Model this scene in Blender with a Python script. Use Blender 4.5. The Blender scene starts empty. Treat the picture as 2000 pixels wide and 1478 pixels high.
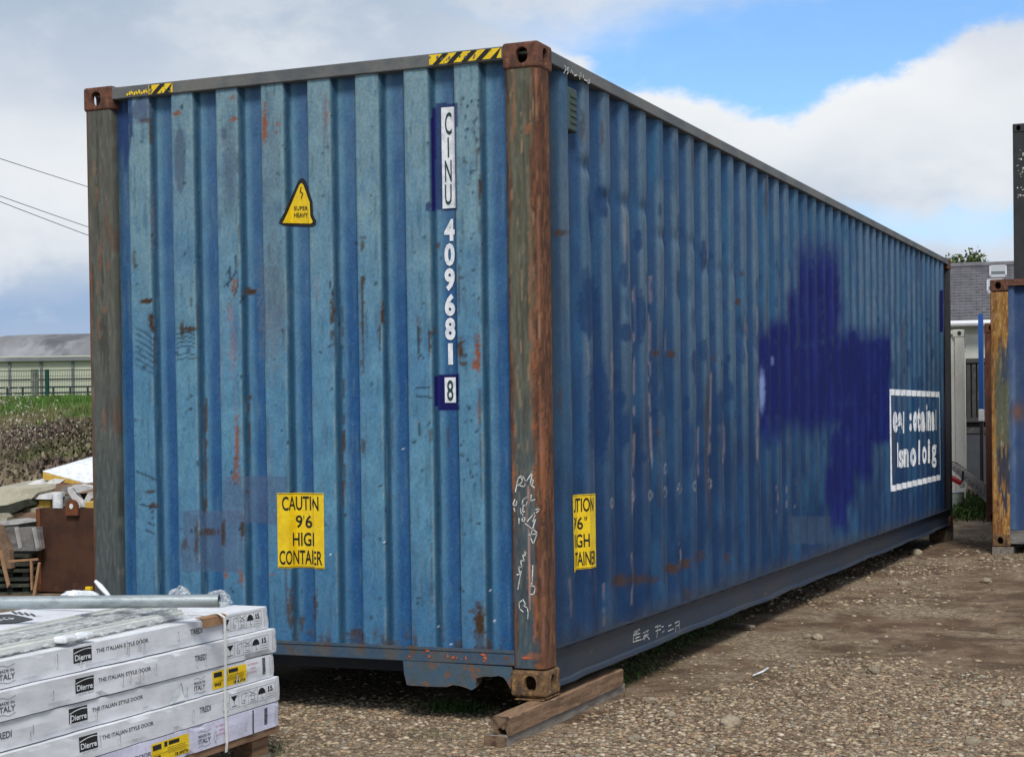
import bpy, bmesh, math, random
import numpy as np
from mathutils import Vector, Matrix

# ------------------------------------------------------------------ camera, world, sun, exposure
scene = bpy.context.scene
COL = scene.collection
random.seed(7)
YAW, PITCH, ROLL, FPX, CX, CY = -0.38626, -0.0160347, -0.0133893, 3230.483, 1094.29, 867.896
CAM = np.array([2.81658, -6.72382, 1.23542])
def basis():
    cy, sy, cp, sp = math.cos(YAW), math.sin(YAW), math.cos(PITCH), math.sin(PITCH)
    f = np.array([sy*cp, cy*cp, sp]); r = np.array([cy, -sy, 0.0]); u = np.cross(r, f)
    cr, sr = math.cos(ROLL), math.sin(ROLL)
    return r*cr+u*sr, -r*sr+u*cr, f
RR, UU, FF = basis()
cam_d = bpy.data.cameras.new('camera'); cam = bpy.data.objects.new('camera', cam_d); COL.objects.link(cam)
cam.matrix_world = Matrix(((RR[0], UU[0], -FF[0], CAM[0]), (RR[1], UU[1], -FF[1], CAM[1]), (RR[2], UU[2], -FF[2], CAM[2]), (0, 0, 0, 1)))
cam_d.sensor_fit = 'HORIZONTAL'; cam_d.sensor_width = 36; cam_d.lens = 36*FPX/2000
cam_d.shift_x = (1000-CX)/2000; cam_d.shift_y = (CY-739)/2000
cam_d.clip_start = 0.1; cam_d.clip_end = 5000
scene.camera = cam
scene.view_settings.view_transform = 'Standard'; scene.view_settings.look = 'None'
scene.view_settings.exposure = 0.0; scene.view_settings.gamma = 1.0; scene.view_settings.use_curve_mapping = False

SUN_EL, SUN_AZ = math.radians(50), math.radians(150)       # compass-like: 0 = +Y, clockwise towards +X
sun_dir = Vector((math.sin(SUN_AZ)*math.cos(SUN_EL), math.cos(SUN_AZ)*math.cos(SUN_EL), math.sin(SUN_EL)))
sd = bpy.data.lights.new('sun', 'SUN'); sd.energy = 3.0; sd.angle = math.radians(16); sd.color = (1.0, 0.96, 0.9)
so = bpy.data.objects.new('sun', sd); COL.objects.link(so)
so.rotation_euler = sun_dir.to_track_quat('Z', 'Y').to_euler()

def srgb(*c):
    return tuple(((v/255)/12.92 if v/255 <= .04045 else ((v/255+.055)/1.055)**2.4) for v in c)

class NT:
    """tiny helper to write node trees"""
    def __init__(s, nt): s.nt = nt
    def n(s, t, **k):
        x = s.nt.nodes.new(t)
        for a, b in k.items(): setattr(x, a, b)
        return x
    def put(s, inp, v):
        if hasattr(v, 'is_linked') or hasattr(v, 'links'): s.nt.links.new(v, inp)
        elif isinstance(v, (tuple, list)):
            inp.default_value = tuple(v)+((1.0,) if len(v) == 3 and len(inp.default_value) == 4 else ())
        else: inp.default_value = v
    def m(s, op, a, b=0.0, c=0.0, clamp=False):
        x = s.n('ShaderNodeMath', operation=op, use_clamp=clamp)
        s.put(x.inputs[0], a); s.put(x.inputs[1], b); s.put(x.inputs[2], c); return x.outputs[0]
    def mix(s, f, a, b, mode='MIX'):
        x = s.n('ShaderNodeMix', data_type='RGBA', blend_type=mode)
        s.put(x.inputs[0], f); s.put(x.inputs[6], a); s.put(x.inputs[7], b); return x.outputs[2]
    def noise(s, vec, scale, detail=4, rough=.55, dist=0.0):
        x = s.n('ShaderNodeTexNoise'); s.nt.links.new(vec, x.inputs['Vector'])
        x.inputs['Scale'].default_value = scale; x.inputs['Detail'].default_value = detail
        x.inputs['Roughness'].default_value = rough; x.inputs['Distortion'].default_value = dist
        return x.outputs['Fac']
    def vscale(s, vec, sc):
        x = s.n('ShaderNodeMapping'); s.nt.links.new(vec, x.inputs['Vector']); x.inputs['Scale'].default_value = sc
        return x.outputs[0]
    def sstep(s, v, a, b, lo=0.0, hi=1.0):
        x = s.n('ShaderNodeMapRange', interpolation_type='SMOOTHSTEP'); s.put(x.inputs[0], v)
        s.put(x.inputs[1], a); s.put(x.inputs[2], b); s.put(x.inputs[3], lo); s.put(x.inputs[4], hi); return x.outputs[0]
    def curve(s, v, pts, lo, hi):
        """piecewise curve of v in lo..hi, values scaled by 1"""
        t = s.n('ShaderNodeMapRange'); s.put(t.inputs[0], v); s.put(t.inputs[1], lo); s.put(t.inputs[2], hi)
        x = s.n('ShaderNodeFloatCurve'); s.nt.links.new(t.outputs[0], x.inputs[1])
        c = x.mapping.curves[0]
        pts = [((p-lo)/(hi-lo), q) for p, q in pts]
        c.points[0].location = pts[0]; c.points[1].location = pts[-1]
        for p in pts[1:-1]: c.points.new(*p)
        x.mapping.update(); return x.outputs[0]

world = bpy.data.worlds.new('World'); scene.world = world; world.use_nodes = True
w = NT(world.node_tree); world.node_tree.nodes.clear()
sky = w.n('ShaderNodeTexSky', sky_type='NISHITA', sun_disc=False, sun_elevation=SUN_EL, sun_rotation=SUN_AZ)
sky.air_density = 1.0; sky.dust_density = 0.6; sky.ozone_density = 1.5
tc = w.n('ShaderNodeTexCoord'); dirv = tc.outputs['Generated']
sep = w.n('ShaderNodeSeparateXYZ'); w.nt.links.new(dirv, sep.inputs[0])
az = w.m('SUBTRACT', w.m('ARCTAN2', sep.outputs[0], sep.outputs[1]), YAW)
el = w.m('ARCSINE', sep.outputs[2])
comb = w.n('ShaderNodeCombineXYZ'); w.nt.links.new(az, comb.inputs[0]); w.nt.links.new(w.m('MULTIPLY', el, 1.6), comb.inputs[1])
sv = comb.outputs[0]
n1 = w.noise(sv, 9, 7, .58); n2 = w.noise(sv, 26, 8, .6); n3 = w.noise(sv, 3.5, 3, .5)
wob = w.m('ADD', w.m('MULTIPLY', w.m('SUBTRACT', n1, .5), .045), w.m('MULTIPLY', w.m('SUBTRACT', n2, .5), .030))
elw = w.m('ADD', el, wob)
low = w.curve(az, [(-.6, .262), (-.1, .245), (0, .218), (.04, .196), (.08, .185), (.14, .177), (.165, .187), (.215, .201), (.25, .214), (.3, .219), (.6, .21)], -.6, .6)
upp = w.curve(az, [(-.6, .25), (-.1, .236), (0, .226), (.033, .233), (.08, .247), (.145, .262), (.19, .272), (.3, .32), (.6, .36)], -.6, .6)
lo_m = w.sstep(w.m('SUBTRACT', elw, low), -.003, .009)
hi_m = w.sstep(w.m('SUBTRACT', elw, upp), -.026, .022, 1.0, 0.0)
gap = w.m('MULTIPLY', lo_m, hi_m)
far_az = w.sstep(w.m('ABSOLUTE', az), .55, .75)
gen = w.sstep(w.m('ADD', n3, w.m('MULTIPLY', n1, .35)), .70, .86)
gap = w.m('ADD', w.m('MULTIPLY', gap, w.m('SUBTRACT', 1.0, far_az)), w.m('MULTIPLY', gen, far_az))
# thin blue breaks low on the right and along the left horizon
band = w.m('MULTIPLY', w.sstep(w.m('ABSOLUTE', w.m('SUBTRACT', elw, .113)), 0.0, .018, .55, 0.0), w.sstep(az, .1, .2))
gap = w.m('ADD', gap, band, clamp=True)
veil = w.m('MULTIPLY', w.sstep(n2, .5, .85), .10)
cover = w.m('SUBTRACT', 1.0, w.m('MULTIPLY', gap, w.m('SUBTRACT', 1.0, veil)))
def ramp(v, stops, lo, hi):
    t = w.n('ShaderNodeMapRange'); w.put(t.inputs[0], v); w.put(t.inputs[1], lo); w.put(t.inputs[2], hi)
    x = w.n('ShaderNodeValToRGB'); w.nt.links.new(t.outputs[0], x.inputs[0]); cr = x.color_ramp
    for i, (p, c) in enumerate(stops):
        e = cr.elements[i] if i < 2 else cr.elements.new(.5)
        e.position = (p-lo)/(hi-lo); e.color = (*c, 1)
    return x.outputs[0]
def ramp_sorted(v, stops, lo, hi):
    t = w.n('ShaderNodeMapRange'); w.put(t.inputs[0], v); w.put(t.inputs[1], lo); w.put(t.inputs[2], hi)
    x = w.n('ShaderNodeValToRGB'); w.nt.links.new(t.outputs[0], x.inputs[0]); cr = x.color_ramp
    cr.elements[0].position = (stops[0][0]-lo)/(hi-lo); cr.elements[0].color = (*stops[0][1], 1)
    cr.elements[1].position = (stops[-1][0]-lo)/(hi-lo); cr.elements[1].color = (*stops[-1][1], 1)
    for p, c in stops[1:-1]:
        e = cr.elements.new((p-lo)/(hi-lo)); e.color = (*c, 1)
    return x.outputs[0]
eln = w.m('ADD', el, w.m('MULTIPLY', w.m('SUBTRACT', n1, .5), .06))
cl_left = ramp_sorted(eln, [(-.02, srgb(205, 214, 226)), (.03, srgb(178, 194, 217)), (.062, srgb(158, 183, 216)), (.095, srgb(206, 216, 228)),
                            (.145, srgb(233, 237, 242)), (.19, srgb(214, 222, 232)), (.235, srgb(184, 199, 216)), (.6, srgb(200, 208, 219))], -.02, .6)
cl_right = ramp_sorted(eln, [(-.02, srgb(205, 218, 234)), (.06, srgb(208, 222, 240)), (.11, srgb(204, 214, 229)), (.135, srgb(218, 226, 235)),
                             (.165, srgb(236, 240, 244)), (.20, srgb(248, 249, 250)), (.235, srgb(214, 224, 238)), (.27, srgb(200, 212, 226)), (.6, srgb(210, 216, 224))], -.02, .6)
cl = w.mix(w.sstep(az, -.12, .06), cl_left, cl_right)
cl = w.mix(w.m('MULTIPLY', w.sstep(n1, .44, .62), .50), cl, srgb(240, 243, 247))
cl = w.mix(w.m('MULTIPLY', w.sstep(n3, .56, .42), .34), cl, srgb(165, 182, 208))
cl10 = w.mix(1.0, cl, (10.0, 10.0, 10.0), 'MULTIPLY')
skyc = w.mix(1.0, sky.outputs[0], (1.12, 1.46, 1.78), 'MULTIPLY')
final = w.mix(cover, skyc, cl10)
bg = w.n('ShaderNodeBackground'); w.nt.links.new(final, bg.inputs[0]); bg.inputs[1].default_value = 0.1
ow = w.n('ShaderNodeOutputWorld'); w.nt.links.new(bg.outputs[0], ow.inputs[0])

# ------------------------------------------------------------------ measuring helpers (photo pixel <-> place)
def ray(x, y): return FF+(x-CX)/FPX*RR-(y-CY)/FPX*UU
def at(x, y, ax, v):
    d = ray(x, y); t = (v-CAM[ax])/d[ax]; return CAM+t*d
def topx(X):
    d = np.asarray(X, float)-CAM; z = d@FF
    return CX+FPX*(d@RR)/z, CY-FPX*(d@UU)/z
def EW(x, y): p = at(x, y, 1, .03); return p[0], p[2]       # on the end wall: X, Z
def SW(x, y): p = at(x, y, 0, -.02); return p[1], p[2]      # on the side wall: Y, Z
GZ = -0.14

# ------------------------------------------------------------------ numpy noise
def vn(x, y, seed=0):
    xi = np.floor(x).astype(np.int64); yi = np.floor(y).astype(np.int64); xf = x-xi; yf = y-yi
    def h(a, b):
        n = (a*374761393+b*668265263+seed*974711) & 0x7fffffff
        n = ((n ^ (n >> 13))*1274126177) & 0x7fffffff
        return ((n ^ (n >> 16)) & 0xffff)/65535.0
    u = xf*xf*(3-2*xf); v = yf*yf*(3-2*yf)
    return (h(xi, yi)*(1-u)+h(xi+1, yi)*u)*(1-v)+(h(xi, yi+1)*(1-u)+h(xi+1, yi+1)*u)*v
def fbm(x, y, seed=0, o=4):
    s = 0; a = 1; t = 0
    for i in range(o):
        s = s+a*vn(x*2**i, y*2**i, seed+i*17); t += a; a *= .55
    return s/t
def sst(v, a, b):
    t = np.clip((v-a)/(b-a), 0, 1); return t*t*(3-2*t)
def lerp(c, d, m):
    m = np.clip(m, 0, 1)[:, None]; return c*(1-m)+np.asarray(d)[None, :]*m

# ------------------------------------------------------------------ object helpers
def tag(o, label=None, cat=None, group=None, kind=None):
    if label: o['label'] = label
    if cat: o['category'] = cat
    if group: o['group'] = group
    if kind: o['kind'] = kind
    return o
def link(name, me, mats, parent=None):
    o = bpy.data.objects.new(name, me); COL.objects.link(o)
    for m in (mats if isinstance(mats, (list, tuple)) else [mats]):
        if m is not None: me.materials.append(m)
    if parent: o.parent = parent
    return o
def empty(name, loc=(0, 0, 0), rz=0):
    o = bpy.data.objects.new(name, None); COL.objects.link(o); o.location = loc; o.rotation_euler = (0, 0, rz)
    o.empty_display_size = .1
    return o
class MB:
    def __init__(s): s.v = []; s.f = []; s.mi = []; s.k = 0
    def add(s, vs, fs):
        b = len(s.v); s.v += [tuple(map(float, p)) for p in vs]; s.f += [tuple(b+i for i in f) for f in fs]; s.mi += [s.k]*len(fs); return s
    def box(s, a, b, M=None, bev=0):
        x0, y0, z0 = a; x1, y1, z1 = b
        vs = [(x, y, z) for x in (x0, x1) for y in (y0, y1) for z in (z0, z1)]
        if M is not None: vs = [M@Vector(p) for p in vs]
        return s.add(vs, [(0, 1, 3, 2), (4, 6, 7, 5), (0, 4, 5, 1), (2, 3, 7, 6), (0, 2, 6, 4), (1, 5, 7, 3)])
    def rbox(s, a, b, r, M=None):
        """box with all edges chamfered"""
        bm = bmesh.new(); bmesh.ops.create_cube(bm, size=1)
        for v in bm.verts: v.co = Vector([(a[i]+b[i])/2+v.co[i]*(b[i]-a[i]) for i in range(3)])
        bmesh.ops.bevel(bm, geom=bm.edges[:], offset=r, segments=2, affect='EDGES', profile=.5)
        return s.bm(bm, M)
    def bm(s, bm, M=None):
        bm.verts.index_update(); vs = [(M@v.co if M is not None else v.co.copy()) for v in bm.verts]
        fs = [[v.index for v in f.verts] for f in bm.faces]; bm.free(); return s.add(vs, fs)
    def tube(s, pts, r, n=8, cap=True):
        pts = [Vector(p) for p in pts]; vs = []; fs = []
        rs = r if isinstance(r, (list, tuple)) else [r]*len(pts)
        for i, p in enumerate(pts):
            d = (pts[min(i+1, len(pts)-1)]-pts[max(i-1, 0)]).normalized()
            a = d.cross(Vector((0, 0, 1)))
            if a.length < .01: a = d.cross(Vector((1, 0, 0)))
            a.normalize(); b = d.cross(a)
            for k in range(n):
                t = 2*math.pi*k/n; vs.append(p+rs[i]*(math.cos(t)*a+math.sin(t)*b))
        for i in range(len(pts)-1):
            for k in range(n): fs.append((i*n+k, i*n+(k+1) % n, (i+1)*n+(k+1) % n, (i+1)*n+k))
        if cap: fs += [tuple(range(n)), tuple(range((len(pts)-1)*n, len(pts)*n))[::-1]]
        return s.add(vs, fs)
    def prism(s, poly, y0, y1, f=lambda a, b, d: (a, d, b)):
        """extrude a 2-D outline along the third axis"""
        n = len(poly); vs = [f(a, b, y0) for a, b in poly]+[f(a, b, y1) for a, b in poly]
        return s.add(vs, [tuple(range(n)), tuple(range(n, 2*n))[::-1]]+[(i, i+n, (i+1) % n+n, (i+1) % n) for i in range(n)])
    def build(s, name, mats, parent=None, smooth=False, fixn=True):
        me = bpy.data.meshes.new(name); me.from_pydata(s.v, [], s.f)
        me.polygons.foreach_set('material_index', s.mi)
        if fixn:
            bm = bmesh.new(); bm.from_mesh(me); bmesh.ops.recalc_face_normals(bm, faces=bm.faces[:]); bm.to_mesh(me); bm.free()
        if smooth:
            me.polygons.foreach_set('use_smooth', [True]*len(me.polygons))
        me.update(); return link(name, me, mats, parent)

# ------------------------------------------------------------------ materials
def newmat(name):
    m = bpy.data.materials.new(name); m.use_nodes = True; m.node_tree.nodes.clear(); t = NT(m.node_tree)
    t.bsdf = t.n('ShaderNodeBsdfPrincipled'); o = t.n('ShaderNodeOutputMaterial'); t.nt.links.new(t.bsdf.outputs[0], o.inputs[0])
    t.co = t.n('ShaderNodeTexCoord').outputs['Object']; return m, t
def bump(t, h, strength=.3, dist=.01):
    b = t.n('ShaderNodeBump'); b.inputs['Strength'].default_value = strength; b.inputs['Distance'].default_value = dist
    t.nt.links.new(h, b.inputs['Height']); t.nt.links.new(b.outputs[0], t.bsdf.inputs['Normal'])
def worn(name, c1, c2=None, c3=None, rough=.6, scale=8, stretch=(1, 1, 1), bmp=.25, metal=0, lo=.42, hi=.62, fine=60, third=(.55, .68), spec=.4):
    m, t = newmat(name); v = t.vscale(t.co, stretch)
    c2 = c2 or tuple(x*.6 for x in c1)
    n = t.noise(v, scale, 8, .62); nf = t.noise(v, fine, 5, .6)
    c = t.mix(t.sstep(n, lo, hi), c1, c2)
    if c3: c = t.mix(t.sstep(t.noise(v, scale*1.7, 8, .65), *third), c, c3)
    c = t.mix(.22, c, t.mix(t.sstep(nf, .3, .7), (.35, .35, .35), (1, 1, 1)), 'MULTIPLY')
    t.nt.links.new(c, t.bsdf.inputs['Base Color'])
    t.nt.links.new(t.m('ADD', t.m('MULTIPLY', t.m('SUBTRACT', nf, .5), .25), rough), t.bsdf.inputs['Roughness'])
    t.bsdf.inputs['Metallic'].default_value = metal; t.bsdf.inputs['Specular IOR Level'].default_value = spec
    bump(t, t.m('ADD', n, t.m('MULTIPLY', nf, .4)), bmp, .006); return m
def flat(name, c, rough=.5, spec=.4):
    m, t = newmat(name); n = t.noise(t.co, 45, 6, .6)
    t.nt.links.new(t.mix(t.sstep(n, .25, .75), tuple(x*.82 for x in c), c), t.bsdf.inputs['Base Color'])
    t.bsdf.inputs['Roughness'].default_value = rough; t.bsdf.inputs['Specular IOR Level'].default_value = spec; return m
def attr_mat(name, rough=.5, fine=90, amt=.3, bmp=.15, stretch=(1, 1, .75), spec=.35):
    m, t = newmat(name); a = t.n('ShaderNodeAttribute', attribute_name='paint'); v = t.vscale(t.co, stretch)
    nf = t.noise(v, fine, 5, .6); nm = t.noise(v, 14, 6, .6)
    c = t.mix(amt, a.outputs['Color'], t.mix(t.sstep(nf, .3, .7), (.45, .45, .45), (1.15, 1.15, 1.15)), 'MULTIPLY')
    c = t.mix(amt*.8, c, t.mix(t.sstep(nm, .35, .65), (.6, .62, .66), (1.1, 1.1, 1.08)), 'MULTIPLY')
    t.nt.links.new(c, t.bsdf.inputs['Base Color'])
    al = t.m('ADD', t.m('MULTIPLY', a.outputs['Alpha'], .45), t.m('ADD', rough-.06, t.m('MULTIPLY', nf, .15)), clamp=True)
    t.nt.links.new(al, t.bsdf.inputs['Roughness']); t.bsdf.inputs['Specular IOR Level'].default_value = spec
    bump(t, t.m('ADD', nm, t.m('MULTIPLY', nf, .5)), bmp, .004); return m

M = {}
M['wall'] = attr_mat('weathered_container_paint', .52, spec=.18, amt=.36)
M['post'] = attr_mat('rusty_post_paint', .62, 70, .45, .5, (1, 1, .15))
M['seam'] = worn('weld_seam_paint', (.014, .05, .13))
M['rail_blue'] = worn('dark_blue_rail_paint', (.020, .034, .060), (.034, .042, .056), (.11, .075, .055), .5, 5, (1, .3, 1), third=(.66, .76))
M['rail_top'] = worn('grey_top_rail_paint', (.15, .15, .14), (.10, .11, .115), (.16, .095, .06), .6, 6, (.6, .4, 1), third=(.58, .7))
M['rail_end'] = worn('end_sill_paint', (.045, .085, .135), (.085, .095, .10), (.12, .065, .038), .55, 11, third=(.53, .66))
M['plate'] = worn('bent_plate_paint', (.055, .10, .145), (.07, .09, .10), (.17, .085, .04), .6, 9, third=(.54, .66))
M['rust'] = worn('brown_rust', (.15, .062, .036), (.075, .034, .023), (.25, .115, .055), .85, 22, bmp=.5, third=(.56, .7))
M['rust_y'] = worn('yellow_rust', (.17, .095, .042), (.075, .045, .030), (.30, .18, .06), .85, 20, bmp=.5, third=(.52, .64))
M['rust_bin'] = worn('skip_rust', (.075, .031, .016), (.05, .021, .012), (.10, .045, .02), .9, 5, bmp=.3, third=(.58, .72))
M['rust_edge'] = worn('rust_lug', (.17, .055, .02), (.12, .04, .015), None, .85, 18)
M['hole'] = flat('dark_inside', (.01, .009, .008), .9, .1)
M['yellow'] = worn('yellow_sticker', (.86, .60, .012), (.78, .52, .010), (.45, .30, .04), .45, 12, bmp=.05, third=(.70, .80))
M['black'] = flat('black_print', (.012, .012, .013), .5)
M['white'] = worn('white_marking', (.82, .84, .86), (.62, .66, .70), None, .5, 22, bmp=.05)
M['navy'] = flat('navy_touch_up_paint', (.008, .010, .10), .35)
M['dkgreen'] = flat('dark_green_print', (.012, .045, .045), .5)
M['wood'] = worn('old_brown_timber', (.25, .15, .085), (.14, .08, .045), (.33, .235, .15), .85, 7, (6, .6, 6), .5, fine=40)
M['wood_grey'] = worn('grey_plank', (.24, .21, .175), (.13, .11, .09), (.31, .28, .24), .9, 7, (6, .6, 6), .5, fine=40)
M['wood_end'] = worn('timber_end_grain', (.20, .13, .08), (.07, .042, .026), None, .9, 30, (1, 1, 1), .5)
M['carton'] = worn('white_carton', (.74, .755, .79), (.66, .675, .71), (.58, .58, .60), .62, 3, (1, .4, 1), .12, fine=25, third=(.64, .78))
M['carton_lilac'] = worn('pale_lilac_carton', (.66, .66, .80), (.58, .58, .71), None, .62, 3, bmp=.12)
M['card'] = worn('brown_cardboard', (.36, .21, .11), (.29, .165, .085), None, .8, 10, bmp=.1)
M['grey_print'] = flat('grey_print', (.10, .105, .115), .6)
M['tear'] = flat('torn_card_core', (.30, .28, .25), .9)
M['pink_print'] = flat('pink_print', (.60, .22, .33), .6)
M['strap'] = flat('white_strap', (.80, .80, .78), .35)
M['galv'] = worn('galvanised_steel', (.40, .45, .46), (.29, .33, .34), (.20, .21, .20), .42, 5, (1, 8, 8), .12, metal=.55, third=(.60, .72))
M['alu'] = worn('white_plastic_profile', (.68, .70, .66), (.56, .58, .55), (.35, .36, .35), .4, 9, (3, .5, 3), .1, third=(.62, .74))
M['chalk'] = worn('white_chalk', (.70, .70, .66), (.34, .34, .32), None, .9, 30)
M['orange_mark'] = flat('orange_primer', (.50, .11, .05), .8)
M['green_paint'] = flat('dark_green_vent', (.045, .075, .065), .6)

# ================================================================== GROUND
def rut(x, y):
    """uneven yard surface: shallow ruts and lumps"""
    h = (fbm(x*.55+9, y*.55+3, 5, 4)-.5)*.10+(fbm(x*3.1, y*3.1, 8, 4)-.5)*.028
    return h
def ground_h(x, y):
    x = np.asarray(x, float); y = np.asarray(y, float)
    under = sst(np.hypot(np.clip(x-.15, -2.7, 0)+0*x-np.clip(x-.15, -2.7, 0), 0), 0, 1)
    near = 1-sst(np.hypot(x-1, y-2), 14, 24)
    # flat where the container, the timbers and the pallet stand
    dx = np.maximum(np.maximum(-2.9-x, x-.10), 0); dy = np.maximum(np.maximum(-3.6-y, y-12.0), 0)
    keep = sst(np.hypot(dx, dy), 0.02, .55)
    z = GZ+rut(x, y)*near*keep+(fbm(x*7, y*7, 31, 3)-.5)*.016*near
    # earth bank and field to the left, far behind
    q = (np.stack([x, y], -1)-CAM[:2]); d = q@FF[:2]/np.hypot(*FF[:2]); lat = q@RR[:2]/np.hypot(*RR[:2])
    b = sst(d, 31, 42)*(1-sst(lat, -3.0, 1.0))
    z = z+b*(1.95+.25*(fbm(x*.4, y*.4, 77, 3)-.5))+(1-sst(lat, -3.0, 8.0))*sst(d, 60, 190)*2.6
    return z
def ground():
    # polar-ish graded grid: fine close by, coarse far out
    a = np.unique(np.concatenate([np.arange(-3.6, 7, .045), np.arange(-16, -3.6, .35), np.arange(7, 18, .3), np.arange(-80, -16, 2), np.arange(18, 80, 3),
                                  np.arange(-600, -80, 40), np.arange(80, 2000, 120), np.arange(-2000, -600, 140)]).round(4))
    b = np.unique(np.concatenate([np.arange(-4.2, 5, .045), np.arange(5, 14, .09), np.arange(14, 70, .8), np.arange(70, 260, 8), np.arange(260, 3000, 140),
                                  np.arange(-14, -4.2, .6), np.arange(-600, -14, 40)]).round(4))
    X, Y = np.meshgrid(a, b); Z = ground_h(X, Y); n, m = X.shape
    co = np.stack([X, Y, Z], -1).reshape(-1, 3); idx = np.arange(n*m).reshape(n, m)
    q = np.stack([idx[:-1, :-1], idx[:-1, 1:], idx[1:, 1:], idx[1:, :-1]], -1).reshape(-1, 4)
    me = fastmesh('ground', co, q); me.polygons.foreach_set('use_smooth', [True]*len(me.polygons))
    mt, t = newmat('yard_ground'); v = t.co
    big = t.noise(v, .55, 5, .6); mid = t.noise(v, 3.2, 8, .65); fin = t.noise(v, 30, 8, .7); ff = t.noise(v, 130, 4, .7)
    dirt = t.mix(t.sstep(mid, .38, .62), (.105, .068, .042), (.225, .160, .103))
    grit = t.mix(t.sstep(fin, .40, .60), (.130, .096, .060), (.38, .30, .205))
    c = t.mix(t.m('ADD', t.sstep(t.m('ADD', t.m('MULTIPLY', big, .6), t.m('MULTIPLY', mid, .4)), .44, .58), 0.0), dirt, grit)
    vo = t.n('ShaderNodeTexVoronoi'); t.nt.links.new(v, vo.inputs['Vector']); vo.inputs['Scale'].default_value = 42; vo.inputs['Randomness'].default_value = 1
    pe = t.m('MULTIPLY', t.sstep(vo.outputs['Distance'], .36, .18), t.sstep(vo.outputs['Color'], .5, .8))
    c = t.mix(t.m('MULTIPLY', pe, .75), c, (.33, .275, .20))
    c = t.mix(.5, c, t.mix(t.sstep(ff, .35, .65), (.3, .3, .3), (1.2, 1.2, 1.2)), 'MULTIPLY')
    red = t.noise(v, 1.3, 6, .65); c = t.mix(t.m('MULTIPLY', t.sstep(red, .48, .66), .45), c, (.155, .092, .058))
    # grass on the bank top and the field
    se = t.n('ShaderNodeSeparateXYZ'); t.nt.links.new(v, se.inputs[0])
    gr = t.mix(t.sstep(t.noise(v, .9, 6, .6), .4, .6), (.052, .105, .022), (.10, .15, .04))
    c = t.mix(t.sstep(se.outputs[2], 1.2, 1.75), c, gr)
    c = t.mix(t.m('MULTIPLY', t.sstep(se.outputs[1], 26, 34), t.sstep(se.outputs[2], 1.5, .9)), c, (.07, .075, .035))
    t.nt.links.new(c, t.bsdf.inputs['Base Color']); t.bsdf.inputs['Roughness'].default_value = .95; t.bsdf.inputs['Specular IOR Level'].default_value = .2
    bump(t, t.m('ADD', t.m('ADD', mid, t.m('MULTIPLY', fin, .6)), t.m('MULTIPLY', pe, .5)), .9, .02)
    o = link('ground', me, mt); tag(o, kind='structure'); return o
def fastmesh(name, co, faces, cols=None):
    me = bpy.data.meshes.new(name); k = faces.shape[1]
    me.vertices.add(len(co)); me.vertices.foreach_set('co', np.asarray(co, np.float32).ravel())
    me.loops.add(faces.size); me.loops.foreach_set('vertex_index', faces.astype(np.int32).ravel())
    me.polygons.add(len(faces)); me.polygons.foreach_set('loop_start', np.arange(0, faces.size, k, dtype=np.int32))
    if cols is not None:
        at_ = me.attributes.new('paint', 'FLOAT_COLOR', 'POINT')
        at_.data.foreach_set('color', np.asarray(cols, np.float32).ravel())
    me.update(calc_edges=True); me.validate(); return me
ground()

# ================================================================== THE CONTAINER
H, L, W = 2.896, 11.483, 2.438
box = empty('shipping_container', (0, 0, 0))
tag(box, 'long weathered blue shipping container standing on timber beams in the middle of the yard', 'shipping container')
PART_GRID = {}
def sheet(name, path, zs, colour, parent, mat, smooth=False, flip=False, disp=None):
    """path: (n,2) xy points along the wall; a fine grid whose pigment is stored per vertex"""
    path = np.asarray(path, float); n = len(path); m = len(zs)
    co = np.zeros((m, n, 3)); co[:, :, 0] = path[None, :, 0]; co[:, :, 1] = path[None, :, 1]; co[:, :, 2] = np.asarray(zs)[:, None]
    co = co.reshape(-1, 3)
    px, py = topx(co)
    if disp is not None: co = co+disp(co, px, py)
    idx = np.arange(n*m).reshape(m, n)
    q = np.stack([idx[:-1, :-1], idx[:-1, 1:], idx[1:, 1:], idx[1:, :-1]], -1).reshape(-1, 4)
    if flip: q = q[:, ::-1]
    arc = np.concatenate([[0], np.cumsum(np.hypot(*np.diff(path, axis=0).T))])
    A = np.tile(arc, m)
    cols = colour(co, px, py, A)
    me = fastmesh(name, co, q, cols)
    if smooth: me.polygons.foreach_set('use_smooth', [True]*len(me.polygons))
    return link(name, me, mat, parent)
def blob(px, py, cx, cy, rx, ry, seed=1, soft=.35, amp=.7, f=.12):
    d = np.hypot((px-cx)/rx, (py-cy)/ry)+amp*(fbm(px*f*1.6, py*f, seed, 4)-.5)*2.6
    return 1-sst(d, 1-soft, 1+soft)
def stroke(px, py, pts, wd, seed=3, soft=.5):
    out = np.zeros_like(px)
    for (x0, y0), (x1, y1) in zip(pts, pts[1:]):
        dx, dy = x1-x0, y1-y0; l2 = dx*dx+dy*dy
        t = np.clip(((px-x0)*dx+(py-y0)*dy)/l2, 0, 1)
        d = np.hypot(px-x0-t*dx, py-y0-t*dy)/wd
        out = np.maximum(out, 1-sst(d, 1-soft, 1+soft))
    return out
def rgba(c, rough): return np.concatenate([c, rough[:, None]], 1)
RU = np.array([.062, .037, .022]); OR = np.array([.25, .085, .038]); PK = np.array([.24, .17, .21]); DK = np.array([.018, .028, .038]); NV = np.array([.008, .010, .10])

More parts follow.
